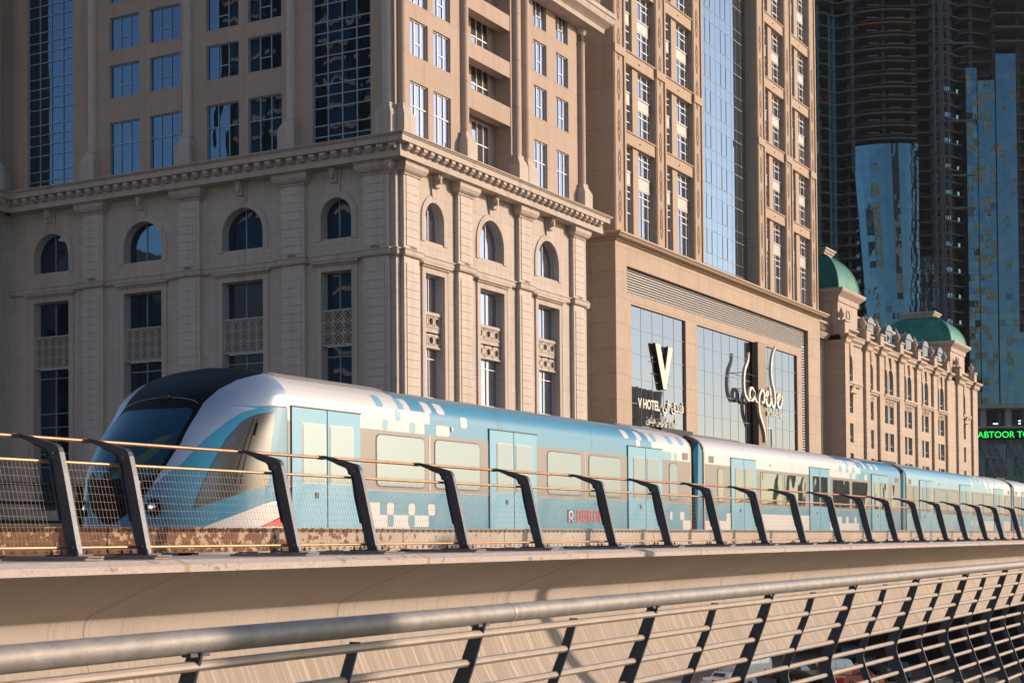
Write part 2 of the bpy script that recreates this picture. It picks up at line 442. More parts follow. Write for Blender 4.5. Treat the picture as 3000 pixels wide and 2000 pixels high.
def arch_ring(mb, F, a, b, w, zb, zs, d0, d1):
    o = [(a-w, zb)] + arc(a-w, b+w, zs, 24) + [(b+w, zb)]
    i = [(a, zb)] + arc(a, b, zs, 24) + [(b, zb)]
    P = F.P
    for k in range(len(o)-1):
        A, B, C, D = o[k], o[k+1], i[k+1], i[k]
        mb.q(P(A[0],d1,A[1]), P(B[0],d1,B[1]), P(C[0],d1,C[1]), P(D[0],d1,D[1]))
        mb.q(P(A[0],d0,A[1]), P(B[0],d0,B[1]), P(B[0],d1,B[1]), P(A[0],d1,A[1]))
        mb.q(P(D[0],d0,D[1]), P(C[0],d0,C[1]), P(C[0],d1,C[1]), P(D[0],d1,D[1]))
    for k in (0, -1):
        A, D = o[k], i[k]
        mb.q(P(A[0],d0,A[1]), P(D[0],d0,D[1]), P(D[0],d1,D[1]), P(A[0],d1,A[1]))
def window(F, parent, a, b, zb, zt, d, glass, frame, vs=(), hs=(), arch=False, fw=.07, t_v=None, label=None, name='window'):
    """window frame with its pane as a sub-part; vs vertical bars, hs horizontal bars (z or (z,u0,u1))"""
    f = MB()
    if not arch:
        F.box(f, a, a+fw, d, d+.07, zb, zt); F.box(f, b-fw, b, d, d+.07, zb, zt)
        F.box(f, a+fw, b-fw, d, d+.069, zb, zb+fw); F.box(f, a+fw, b-fw, d, d+.069, zt-fw, zt)
    else:
        arch_ring(f, F, a+fw, b-fw, fw, zb, zt, d, d+.07)
    for v in vs:
        top = zt-fw
        if arch:
            c = (a+b)/2; r = (b-a)/2; top = zt+sqrt(max(0, r*r-(v-c)**2))-.03
        F.box(f, v-fw/2, v+fw/2, d, d+.066, zb+.001, top)
    for h in hs:
        if isinstance(h, tuple): F.box(f, h[1], h[2], d, d+.062, h[0]-fw/2, h[0]+fw/2)
        else: F.box(f, a+fw, b-fw, d, d+.062, h-fw/2, h+fw/2)
    w = f.build(name, frame, parent)
    BASE[w.name] = BASE[parent.name]
    g = MB()
    if arch: arch_shape(g, F, a, b, zb, zt, d)
    else: F.quad(g, a, b, d, zb, zt)
    p = g.build('pane', glass, w)
    if label: w['label'] = label
    return w
def sweep_corner(mb, X0, Y0, prof, yfar, xfar, ret=3.0):
    """moulding profile (d,z) run along the x=X0 wall, round the corner and along the y=Y0 wall"""
    loops = []
    for key in ('far', 'corner', 'end', 'ret'):
        L = []
        for d, z in prof:
            if key == 'far': L.append((X0-d, yfar, z))
            elif key == 'corner': L.append((X0-d, Y0-d, z))
            elif key == 'end': L.append((xfar+d, Y0-d, z))
            else: L.append((xfar+d, Y0+ret, z))
        loops.append(L)
    mb.loft(loops)
def col_half(mb, F, u, r, z0, z1, segs=14, d=0.0):
    """engaged round column"""
    x, y, _ = F.P(u, d-.05, 0)
    mb.lathe(x, y, [(r, z0), (r, z1)], segs)

# ------------------------------------------------------------------ corner hotel
X0, Y0, XE = 88.45, 56.95, 117.75
FL, FR = Fac('x', X0), Fac('y', Y0)
hotel = thing('hotel_building', (X0, Y0, 0), 'large sand coloured stone hotel with arched podium windows at the street corner', 'building')
ZP = 38.0      # top of podium wall
GD = .62       # reveal depth
wl = MB()
# bays on the shaded front: (u0,u1, centre, half opening)
LB = [(56.95, 65.3, 61.80, 1.27), (65.3, 74.6, 69.90, 1.825), (74.6, 83.9, 79.20, 1.825), (83.9, 92.8, 88.40, 1.825)]
RB = [(88.45, 97.2, 93.35, 1.27), (97.2, 106.4, 101.54, 1.825), (106.4, XE, 110.75, 1.825)]
GLT = []
for F, bays in ((FL, LB), (FR, RB)):
    for (u0, u1, c, hw) in bays:
        bay(wl, F, u0, u1, 0, ZP, [(c-hw, c+hw, 14.5, 30.55, False), (c-hw, c+hw, 32.82, 33.97 if hw > 1.5 else 34.35, True)], GD)
wl.q((XE, Y0, 0), (XE, 75, 0), (XE, 75, 62), (XE, Y0, 62))
wl.build('podium_wall', M['stoneA'], hotel)
for F, bays in ((FL, LB), (FR, RB)):
    for (u0, u1, c, hw) in bays:
        a, b = c-hw, c+hw
        zs = 33.97 if hw > 1.5 else 34.35
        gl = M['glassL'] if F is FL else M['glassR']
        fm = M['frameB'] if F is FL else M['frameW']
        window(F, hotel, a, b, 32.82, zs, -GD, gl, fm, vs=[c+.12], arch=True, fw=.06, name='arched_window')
        s = MB(); arch_ring(s, F, a, b, .46, 32.72, zs, 0, .09); s.build('arch_surround', M['trimA'], hotel)
        # keystone wedge up to the cornice, with a scroll bracket
        k = MB(); zt = zs+hw+.40
        k.hexa([F.P(c-.33, .003, zt-.1), F.P(c+.33, .003, zt-.1), F.P(c+.52, .003, 37.58), F.P(c-.52, .003, 37.58)],
               [F.P(c-.33, .12, zt-.1), F.P(c+.33, .12, zt-.1), F.P(c+.52, .14, 37.58), F.P(c-.52, .14, 37.58)])
        ks = k.build('keystone', M['trimA'], hotel)
        k = MB()
        pr_ = [(.14, 37.58), (.62, 37.58), (.60, 37.35), (.50, 37.15), (.38, 36.95), (.34, 36.86), (.40, 36.78), (.38, 36.66), (.28, 36.60), (.14, 36.62)]
        k.hexa([F.P(c-.24, d_, z_) for d_, z_ in pr_], [F.P(c+.24, d_, z_) for d_, z_ in pr_])
        k.box(*sum(([min(p, q), max(p, q)] for p, q in zip(F.P(c-.1, .3, 36.9), F.P(c+.1, .64, 37.4))), []))
        k.build('scroll', M['trimA'], ks)
        # tall lower window, split by a decorative panel
        window(F, hotel, a, b, 27.9, 30.55, -GD, gl, fm, vs=[c+.12], fw=.06)
        window(F, hotel, a, b, 14.5, 25.45, -GD, gl, fm, vs=[c+.12], hs=[24.72, 22.0, 20.95, 18.9, 17.9], fw=.06)
        s = MB(); w = .48
        F.box(s, a-w, a, 0, .10, 14.5, 30.95); F.box(s, b, b+w, 0, .10, 14.5, 30.95); F.box(s, a, b, 0, .098, 30.55, 30.95)
        F.box(s, a-w-.0, a-w+.06, .1, .125, 14.5, 30.95); F.box(s, b+w-.06, b+w, .1, .125, 14.5, 30.95)
        s.build('window_surround', M['trimA'], hotel)
        s = MB()
        F.box(s, a-w-.10, b+w+.10, 0, .24, 30.95, 31.02)
        n = int((b-a+2*w)/.2)
        for i in range(n): F.box(s, a-w-.05+i*.2, a-w+.05+i*.2, .16, .30, 31.02, 31.09)
        F.box(s, a-w-.2, b+w+.2, .0, .38, 31.09, 31.21)
        s.build('window_hood', M['trimA'], hotel)
        pn = MB()
        if F is FL:
            # interlaced circles screen
            cz = (27.9-25.47)/3; cu = 2*hw/round(2*hw/cz); dd0, dd1 = -.16, -.10
            F.box(pn, a, b, -.2, -.06, 25.45, 25.53); F.box(pn, a, b, -.2, -.06, 27.84, 27.93)
            F.box(pn, a, a+.07, -.2, -.07, 25.53, 27.84); F.box(pn, b-.07, b, -.2, -.07, 25.53, 27.84)
            nu = round(2*hw/cu)
            def bar(p, q, t=.026, dd=0):
                du, dz = q[0]-p[0], q[1]-p[1]; l = sqrt(du*du+dz*dz); nx, nz = -dz/l*t, du/l*t
                pn.hexa([F.P(p[0]+nx, dd0, p[1]+nz), F.P(q[0]+nx, dd0, q[1]+nz), F.P(q[0]-nx, dd0, q[1]-nz), F.P(p[0]-nx, dd0, p[1]-nz)],
                        [F.P(p[0]+nx, dd1+dd, p[1]+nz), F.P(q[0]+nx, dd1+dd, q[1]+nz), F.P(q[0]-nx, dd1+dd, q[1]-nz), F.P(p[0]-nx, dd1+dd, p[1]-nz)])
            for i in range(nu+1):
                for j in range(4):
                    cc = (a+i*cu, 25.47+j*cz)
                    for kk in range(16):
                        a0, a1 = 2*pi*kk/16, 2*pi*(kk+1)/16
                        p = (cc[0]+cu*.98*cos(a0), cc[1]+cz*.98*sin(a0)); q = (cc[0]+cu*.98*cos(a1), cc[1]+cz*.98*sin(a1))
                        if all(a-.01 <= t[0] <= b+.01 and 25.46 <= t[1] <= 27.91 for t in (p, q)): bar(p, q)
            for i in range(nu):
                for j in range(3):
                    p, q = (a+i*cu, 25.47+j*cz), (a+(i+1)*cu, 25.47+(j+1)*cz)
                    bar(p, q, .016, -.01); bar((p[0], q[1]), (q[0], p[1]), .016, -.012)
            for i in range(1, nu): bar((a+i*cu, 25.5), (a+i*cu, 27.86), .018, -.014)
            for j in range(1, 3): bar((a+.05, 25.47+j*cz), (b-.05, 25.47+j*cz), .018, -.016)
            o = pn.build('lattice_panel', M['lattice'], hotel)
            g = MB(); F.quad(g, a, b, -.45, 25.45, 27.9); g.build('backing', M['darkin'], o)
        else:
            dz_ = -.30
            F.box(pn, a, b, dz_-.2, dz_+.10, 27.72, 27.95); F.box(pn, a, b, dz_-.2, dz_+.02, 26.55, 26.88); F.box(pn, a, b, dz_-.2, dz_+.08, 26.88, 26.96)
            F.box(pn, a, b, dz_-.2, dz_+.10, 25.42, 25.55)
            for (zb, zt) in ((26.96, 27.72), (25.55, 26.55)):
                zt = min(zt, zb+.9); nh = 3; cw = (b-a)/nh; zc = (zb+zt)/2; rr = .25
                for i in range(nh):
                    uc = a+cw*(i+.5); K = 20
                    ring = [(uc+rr*cos(2*pi*t/K+pi/4), zc+rr*sin(2*pi*t/K+pi/4)) for t in range(K)]
                    sq = []
                    for t in range(K):
                        an = 2*pi*t/K+pi/4; ca, sa = cos(an), sin(an); sc = min((cw/2)/max(1e-6, abs(ca)), ((zt-zb)/2)/max(1e-6, abs(sa)))
                        sq.append((uc+ca*sc, zc+sa*sc))
                    for t in range(K):
                        t2 = (t+1) % K
                        pn.q(F.P(ring[t][0],dz_,ring[t][1]), F.P(ring[t2][0],dz_,ring[t2][1]), F.P(sq[t2][0],dz_,sq[t2][1]), F.P(sq[t][0],dz_,sq[t][1]))
                        pn.q(F.P(ring[t][0],dz_,ring[t][1]), F.P(ring[t2][0],dz_,ring[t2][1]), F.P(ring[t2][0],dz_-.15,ring[t2][1]), F.P(ring[t][0],dz_-.15,ring[t][1]))
                    # raised ring and corner bosses
                    for t in range(K):
                        t2 = (t+1) % K; r2 = 1.22
                        R_ = lambda s, f: (uc+(ring[s][0]-uc)*f, zc+(ring[s][1]-zc)*f)
                        p0, p1, p2, p3 = R_(t, 1), R_(t2, 1), R_(t2, r2), R_(t, r2)
                        pn.q(F.P(p0[0],dz_+.03,p0[1]), F.P(p1[0],dz_+.03,p1[1]), F.P(p2[0],dz_+.03,p2[1]), F.P(p3[0],dz_+.03,p3[1]))
                        pn.q(F.P(p3[0],dz_,p3[1]), F.P(p2[0],dz_,p2[1]), F.P(p2[0],dz_+.03,p2[1]), F.P(p3[0],dz_+.03,p3[1]))
                    for su in (-1, 1):
                        for sz in (-1, 1):
                            F.box(pn, uc+su*(cw/2-.12)-.07, uc+su*(cw/2-.12)+.07, dz_, dz_+.045, zc+sz*.24-.07, zc+sz*.24+.07)
                    F.box(pn, uc-.06, uc+.06, dz_-.2, dz_-.16, zc-.25, zc+.25); F.box(pn, uc-.25, uc+.25, dz_-.2, dz_-.165, zc-.03, zc+.03)
            o = pn.build('pierced_panel', M['trimA'], hotel)
            g = MB(); F.quad(g, a, b, -.55, 25.45, 27.9); g.build('backing', M['darkin'], o)
# cornice, frieze and string course
cn = MB()
sweep_corner(cn, X0, Y0, [(0, 37.6), (1.08, 37.6), (1.08, 37.98), (1.04, 38.02), (1.04, 38.40), (1.0, 38.46), (1.52, 38.50), (1.52, 38.86), (1.60, 38.90), (1.66, 38.98), (1.74, 39.0), (1.74, 39.07), (0, 39.30)], 92.6, XE+.1)
cn.build('cornice', M['trimA'], hotel)
sc_ = MB()
sweep_corner(sc_, X0, Y0, [(0, 31.22), (.10, 31.22), (.20, 31.27), (.24, 31.38), (.24, 31.60), (.30, 31.64), (.30, 31.72), (0, 31.80)], 92.6, XE-.05, 2)
sc_.build('string_course', M['trimA'], hotel)
# modillion brackets, one mesh copied along
def bracket_mb(F, u):
    b = MB(); pr_ = [(1.0, 38.44), (1.48, 38.44), (1.48, 38.24), (1.40, 38.22), (1.33, 38.12), (1.2, 38.06), (1.0, 38.04)]
    b.hexa([F.P(u-.22, d, z) for d, z in pr_], [F.P(u+.22, d, z) for d, z in pr_]); return b
b0 = bracket_mb(FL, 56.36).build('bracket', M['trimA'], hotel)
for i in range(1, 39): dup(b0, (0, .93*i, 0))
b1 = bracket_mb(FR, X0-.35).build('bracket', M['trimA'], hotel)
for i in range(1, 33): dup(b1, (.93*i, 0, 0))
# pilasters of stone blocks with moulded capitals
def pilaster(F, u0, u1, z0=14, z1=37.6):
    p = MB(); c = (u0+u1)/2
    F.box(p, u0+.015, u1-.015, 0, .30, z0, 36.75)
    z = 36.72
    while z > z0:
        zb = z-.57
        if not (zb < 31.72 and z > 31.22): 
            F.box(p, u0, u1, .0, .325, zb, z); F.box(p, u0+.28, u1-.28, .325, .37, zb, z)
        z -= .595
    o = p.build('pilaster', M['blockA'], hotel)
    k = MB()
    L = []
    for d, z in [(.38, 36.72), (.46, 36.76), (.46, 36.82), (.42, 36.86), (.52, 36.9), (.66, 37.0), (.74, 37.12), (.76, 37.2), (.80, 37.2), (.80, 37.50), (.88, 37.52), (.88, 37.6)]:
        e = d-.33
        L.append([F.P(u0-e, 0, z), F.P(u0-e, d, z), F.P(u1+e, d, z), F.P(u1+e, 0, z)])
    k.loft(L)
    k.build('capital', M['trimA'], o)
    k = MB(); L = []
    for d, z in [(.30, 31.22), (.42, 31.22), (.52, 31.27), (.56, 31.38), (.56, 31.60), (.62, 31.64), (.62, 31.72), (.30, 31.80)]:
        e = d-.34; L.append([F.P(u0-e, .02, z), F.P(u0-e, d, z), F.P(u1+e, d, z), F.P(u1+e, .02, z)])
    k.loft(L); k.build('band', M['trimA'], o)
    # small floodlight on the string course
    l = MB(); F.box(l, c-.35, c+.3, .40, .58, 31.77, 31.83); F.box(l, c-.1, c+.25, .44, .54, 31.83, 31.92)
    l.build('floodlight', M['timber'], o)
for u0, u1 in ((57.40, 59.35), (64.3, 66.3), (73.6, 75.6), (82.9, 84.9)): pilaster(FL, u0, u1)
for u0, u1 in ((88.95, 90.92), (96.2, 98.2), (105.4, 107.4), (114.75, 116.75)): pilaster(FR, u0, u1)

# ---- tower above the podium
tw = MB(); ZT0, ZT1 = 38.9, 66.0
rows = [(39.2, 43.55)] + [(45.38+3.61*i, 47.88+3.61*i) for i in range(5)]
TD = .22
TL = [((86.3, 90.7), [('cw', 86.3, 90.7)]), ]
def tower_bays(F, spans):
    for (u0, u1, a, b) in spans:
        if a is None: F.quad(tw, u0, u1, 0, ZT0, ZT1); continue
        bay(tw, F, u0, u1, ZT0, ZT1, [(a, b, z0, z1, False) for z0, z1 in rows], TD)
tower_bays(FL, [(65.9, 69.9, 66.41, 69.36), (69.9, 74.4, 70.21, 73.14), (74.4, 78.55, 75.6, 78.5), (78.55, 83.6, 79.5, 82.43)])
FL.quad(tw, 83.6, 86.13, 0, ZT0, ZT1); FL.quad(tw, 90.92, 97, 0, ZT0, ZT1)
FL.quad(tw, 56.95, 58.92, 0, ZT0, ZT1); FL.quad(tw, 63.75, 65.9, 0, ZT0, ZT1)
for (a, b) in ((58.92, 63.75), (86.13, 90.92)):
    for uu in (a, b): tw.q(FL.P(uu,0,ZT0), FL.P(uu,0,ZT1), FL.P(uu,-TD,ZT1), FL.P(uu,-TD,ZT0))
tower_bays(FR, [(88.45, 93.07, 90.37, 92.72), (93.07, 98.15, 93.45, 95.8), (104.8, 111.5, 108.6, 110.85), (111.5, XE, 112.5, 114.72)])
# balcony recess
RX0, RX1, RD = 98.15, 104.8, 1.35
tw.q(FR.P(RX0,0,ZT0), FR.P(RX0,0,ZT1), FR.P(RX0,-RD,ZT1), FR.P(RX0,-RD,ZT0))
tw.q(FR.P(RX1,0,ZT0), FR.P(RX1,0,ZT1), FR.P(RX1,-RD,ZT1), FR.P(RX1,-RD,ZT0))
bay(tw, FR, RX0, 100.75, ZT0, ZT1, [(98.6, 100.2, z0, z1, False) for z0, z1 in rows], .15, -RD)
bay(tw, FR, 100.75, RX1, ZT0, ZT1, [(101.1, 103.9, z0, z1, False) for z0, z1 in rows], .15, -RD)
tw.box(X0+.4, XE-.01, Y0+.4, 100, ZT1-.3, ZT1)
tw.build('tower_wall', M['stoneT'], hotel)
for i in range(5):
    z0 = 43.62+3.61*i; h = 1.45 if i == 0 else 1.2
    if i == 0: z0 = 43.62
    else: z0 = 43.62+3.61*i+.12
    s = MB(); FR.box(s, RX0+.002, RX1-.002, -.95, -.04, z0, z0+h); s.build('balcony_parapet', M['stoneT'], hotel)
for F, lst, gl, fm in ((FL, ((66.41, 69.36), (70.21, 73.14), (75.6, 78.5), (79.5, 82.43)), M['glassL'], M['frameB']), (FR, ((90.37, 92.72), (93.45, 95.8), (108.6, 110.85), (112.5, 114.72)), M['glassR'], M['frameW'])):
    for a, b in lst:
        t = (b-a)/3
        for i, (z0, z1) in enumerate(rows):
            if i == 0: window(F, hotel, a, b, z0, z1, -TD+.01, gl, fm, vs=[a+t, b-t], hs=[z0+.35, z0+2.7])
            else: window(F, hotel, a, b, z0, z1, -TD+.01, gl, fm, vs=[a+t, b-t], hs=[(z0+.95, a+t, b-t)])
for a, b in ((98.6, 100.2), (101.1, 103.9)):
    t = (b-a)/3 if b-a > 2 else (b-a)/2
    for i, (z0, z1) in enumerate(rows):
        window(FR, hotel, a, b, z0, z1, -RD-.13, M['glassR'], M['frameW'], vs=[a+t, b-t], hs=[z0+.95] if i else [z0+.35, z0+2.7])
for a, b in ((58.92, 63.75), (86.13, 90.92)):
    t = (b-a)/4; hs = []
    for i in range(6):
        zf = 40.0+3.61*i if i else 40.0
        for k in (0, .78, 2.0, 2.85): hs.append(zf+k)
    window(FL, hotel, a, b, 38.9, ZT1, -TD+.01, M['glassL'], M['frameB'], vs=[a+t, a+2*t, a+3*t], hs=hs, name='curtain_wall', label='tall glazed strip of the hotel tower')
# engaged round columns with moulded bases
def column(F, u, r=.37, top=54.4):
    c = MB(); x, y, _ = F.P(u, .02, 0)
    z = 41.5; pr_ = [(r, z)]
    for zz in (45.2, 48.85, 52.45): pr_ += [(r, zz), (r+.02, zz+.02), (r+.02, zz+.05), (r, zz+.07)]
    c.lathe(x, y, pr_+[(r, top)], 18)
    o = c.build('column', M['blockA'] if F is FL else M['stoneT'], hotel, smooth=True)
    b = MB(); L = []
    for e, z in [(.72, 38.9), (.72, 40.75), (.66, 40.8), (.62, 40.95), (.5, 41.15), (.44, 41.35), (.46, 41.4), (.46, 41.5)]:
        L.append([F.P(u-e, -.1, z), F.P(u-e, e+.02, z), F.P(u+e, e+.02, z), F.P(u+e, -.1, z)])
    b.loft(L)
    b.build('column_base', M['trimA'], o)
    if top > 54:
        k = MB(); k.lathe(x, y, [(r, top-1.3), (r+.06, top-1.27), (r+.06, top-1.2), (r, top-1.17), (r, top-.5), (r+.1, top-.35), (r+.16, top-.2), (r+.2, top)], 18)
        k.build('capital', M['trimA'], o, smooth=True)
for u in (93.5, 84.12, 74.85, 65.55, 57.55): column(FL, u, .37, 64)
for u in (89.15, 97.6, 105.5, 107.05): column(FR, u, .38, 64)
column(FR, 116.9, .42, 54.5)
uc = MB()
prof = [(0, 54.5), (1.3, 54.55), (1.35, 54.9), (1.55, 55.05), (1.95, 55.3), (2.05, 55.75), (2.15, 55.8), (2.15, 56.15), (0, 56.5)]
loops = [[(107.9, Y0-d, z) for d, z in prof], [(XE+.2+d*.8, Y0-d, z) for d, z in prof], [(XE+.2+d*.8, Y0+4, z) for d, z in prof]]
uc.loft(loops); uc.build('upper_cornice', M['trimA'], hotel)
bl = MB(); FR.box(bl, 107.9, 118.6, 1.0, 1.3, 56.5, 56.8); FR.box(bl, 107.9, 118.6, 1.0, 1.3, 57.9, 58.15)
for i in range(34):
    x, y, _ = FR.P(108.1+.31*i, 1.15, 0)
    bl.lathe(x, y, [(.05, 56.8), (.11, 57.05), (.11, 57.2), (.05, 57.6), (.08, 57.9)], 6)
bl.build('balustrade', M['trimA'], hotel)

# ---- wing that steps forward at the far left
wing = thing('hotel_wing', (80, 92.7, 0), 'shaded stone hotel wing stepping forward at the left edge', 'building')
FW = Fac('y', 92.7)
w = MB(); w.box(84.6, 88.47, 92.7, 112, 0, 37.6); w.build('podium_wall', M['stoneA'], wing)
w = MB(); w.box(84.6, 88.47, 92.9, 112, 39.1, 66); w.build('tower_wall', M['stoneT'], wing)
w = MB(); w.loft([[(84.3, 92.7-d, z) for d, z in [(0,37.6),(1.08,37.6),(1.04,38.4),(1.52,38.5),(1.52,38.86),(1.74,39.0),(1.74,39.07),(0,39.3)]],
                  [(88.4+0*d-1.0*d, 92.7-d, z) for d, z in [(0,37.6),(1.08,37.6),(1.04,38.4),(1.52,38.5),(1.52,38.86),(1.74,39.0),(1.74,39.07),(0,39.3)]]])
w.build('cornice', M['trimA'], wing)
for i in range(2):
    k = MB(); u = 86.2-.93*i; pr_ = [(1.0, 38.44), (1.48, 38.44), (1.48, 38.24), (1.33, 38.12), (1.0, 38.04)]
    k.hexa([FW.P(u-.22, d, z) for d, z in pr_], [FW.P(u+.22, d, z) for d, z in pr_]); k.build('bracket', M['trimA'], wing)
w = MB(); w.loft([[(84.3, 92.7-d, z) for d, z in [(0,35.2),(.3,35.25),(.35,35.5),(.6,35.7),(.75,36.0),(.8,36.35),(0,36.5)]], [(86.6, 92.7-d, z) for d, z in [(0,35.2),(.3,35.25),(.35,35.5),(.6,35.7),(.75,36.0),(.8,36.35),(0,36.5)]]])
w.build('hood_moulding', M['trimA'], wing)
w = MB(); FW.box(w, 84.7, 86.0, -.01, .05, 26.0, 29.2)
for i in range(16): FW.box(w, 84.75, 85.95, .05, .12, 26.1+.19*i, 26.18+.19*i)
w.build('louvre', M['signside'], wing)
c = MB(); c.lathe(86.9, 92.7, [(.75, 39.1), (.75, 40.9), (.5, 41.4), (.4, 41.5), (.4, 64)], 16); c.build('column', M['blockA'], wing, smooth=True)

# ---- dark glazed link between the two buildings
link = thing('glazed_link', (117.8, 61, 0), 'dark recessed glass link between the stone hotel and the annexe', 'building')
g = MB(); g.box(117.8, 123.4, 60.3, 75, 0, 90); g.build('wall', M['darkin'], link)
g = MB(); g.q((117.8, 60.25, 0), (123.4, 60.25, 0), (123.4, 60.25, 90), (117.8, 60.25, 90)); g.build('glazing', M['glassD'], link)
g = MB()
for x in (118.9, 120.6, 122.3): g.box(x-.03, x+.03, 60.18, 60.25, 0, 90)
for i in range(28):
    for k in (0, 1.1): g.box(117.8, 123.4, 60.19, 60.249, 12+k+3.61*i, 12.05+k+3.61*i)
g.build('mullions', M['frameB'], link)
# ------------------------------------------------------------------ annexe: stone and glass tower
AX0, AX1, AY = 123.1, 181.2, 56.7
annex = thing('hotel_annexe', (AX0, AY, 0), 'sandstone tower with ornamented piers, blue curtain wall and sign bearing glass podium', 'building')
FA = Fac('y', AY)
w = MB()
w.box(AX0, 125.52, AY, 75, 0, 37.95); w.box(176.5, 181.0, AY, 75, 0, 37.95)
w.box(125.52, 176.5, AY, 75, 36.02, 37.95); w.box(125.52, 176.5, AY+1.6, 75, 0, 36.02)
w.build('podium_wall', M['stoneV'], annex)
w = MB()
loops = []
prof = [(0, 37.9), (.2, 37.95), (.25, 38.1), (.7, 38.15), (.85, 38.35), (.95, 38.38), (.95, 38.55), (0, 38.8)]
w.loft([[(AX0-d, 75, z) for d, z in prof], [(AX0-d, AY-d, z) for d, z in prof], [(181.0+d, AY-d, z) for d, z in prof], [(181.0+d, 75, z) for d, z in prof]])
w.build('cornice', M['beamV'], annex)
# recessed stone frame round the display glass
w = MB(); d = -.35
FA.box(w, 125.9, 127.07, -1.6, d, 0, 33.85); FA.box(w, 139.8, 142.7, -1.6, d, 0, 33.85); FA.box(w, 173.4, 175.0, -1.6, d, 0, 33.85)
FA.box(w, 127.07, 139.8, -1.6, d, 32.85, 33.85); FA.box(w, 142.7, 173.4, -1.6, d, 32.85, 33.85)
w.build('inner_frame', M['stoneV'], annex)
lv = MB()
for i in range(9): FA.box(lv, 125.55, 176.47, -.75, -.42, 33.95+.235*i, 34.06+.235*i)
for i in range(110): FA.box(lv, 175.15, 176.47, -.75, -.40, .2+.31*i, .38+.31*i)
for i in range(22): FA.box(lv, 126+2.42*i, 126.06+2.42*i, -.8, -.76, 33.9, 36.0)
lv.build('louvres', M['spandrel'], annex)
lv = MB(); FA.quad(lv, 125.52, 176.5, -1.59, 0, 36.0); lv.build('louvre_backing', M['darkin'], annex)
for (a, b, nm, lb) in ((127.07, 139.8, 5, 'display glass behind the V sign'), (142.7, 173.4, 13, 'wide display glass behind the script sign')):
    g = MB(); FA.quad(g, a, b, -.55, 0, 32.85); o = g.build('display_glazing', M['glassV'], annex); o['label'] = lb
    g = MB()
    for i in range(1, nm): FA.box(g, a+(b-a)*i/nm-.018, a+(b-a)*i/nm+.018, -.55, -.53, 0, 32.85)
    for k in range(15): FA.box(g, a, b, -.55, -.52, 30.80-2.24*k, 30.85-2.24*k)
    g.build('mullions', M['mull'], o)
# upper tower
TY = 57.0; FT = Fac('y', TY)
piersx = [(123.8, 126.07), (133.05, 135.25), (142.3, 144.5), (160.8, 163.0), (170.0, 172.2), (179.05, 181.2)]
NF = 5
orn = None
for i, (a, b) in enumerate(piersx):
    p = MB(); deep = 5 if i in (0, 3) else 1.0
    FT.box(p, a, b, -deep, 0, 38.6, 78); o = p.build('pier', M['stoneVt'], annex)
    s = MB()     # recessed ornament fields framed by raised strips, two storeys high
    off = .0
    zs = [39.2, 55.1, 77]
    for k in range(2):
        z0, z1 = zs[k], zs[k+1]-.75
        FT.box(s, b-.32, b, 0, .13, z0-.3, z1+.3); FT.box(s, a+.12, a+.3, 0, .06, z0-.3, z1+.3)
        FT.box(s, a, b, 0, .14, z1+.3, z1+1.05) if k == 0 else None
    s.build('pier_edging', M['beamV'], o)
    uc = (a+b)/2-.1
    for k in range(8):
        zc = 41.2+3.58*k
        if orn is None:
            q = MB()
            def strip(pts, t=.055, d0=0, d1=.035):
                for (p0, p1) in zip(pts, pts[1:]):
                    du, dz = p1[0]-p0[0], p1[1]-p0[1]; l = sqrt(du*du+dz*dz) or 1; nx, nz = -dz/l*t, du/l*t
                    q.hexa([FT.P(p0[0]+nx, d0, p0[1]+nz), FT.P(p1[0]+nx, d0, p1[1]+nz), FT.P(p1[0]-nx, d0, p1[1]-nz), FT.P(p0[0]-nx, d0, p0[1]-nz)],
                           [FT.P(p0[0]+nx, d1, p0[1]+nz), FT.P(p1[0]+nx, d1, p1[1]+nz), FT.P(p1[0]-nx, d1, p1[1]-nz), FT.P(p0[0]-nx, d1, p0[1]-nz)])
            for zz, rx, rz in ((.62, .24, .36), (-.62, .24, .36), (0, .17, .22)):
                strip([(uc+rx*sin(t*2*pi/14), zc+zz+rz*cos(t*2*pi/14)) for t in range(15)])
            for sg in (1, -1):
                strip([(uc, zc+sg*.98), (uc+.16, zc+sg*1.14), (uc+.05, zc+sg*1.22), (uc, zc+sg*1.42)])
                strip([(uc, zc+sg*.98), (uc-.16, zc+sg*1.14), (uc-.05, zc+sg*1.22), (uc, zc+sg*1.42)])
                strip([(uc-.3, zc+sg*.12), (uc-.12, zc+sg*.3), (uc+.12, zc+sg*.3), (uc+.3, zc+sg*.12)])
            orn = q.build('ornament', M['orn'], o); u_ref, z_ref = uc, zc
        else:
            c = orn.copy(); COL.objects.link(c); c.parent = o; c.location = (uc-u_ref, 0, zc-z_ref)
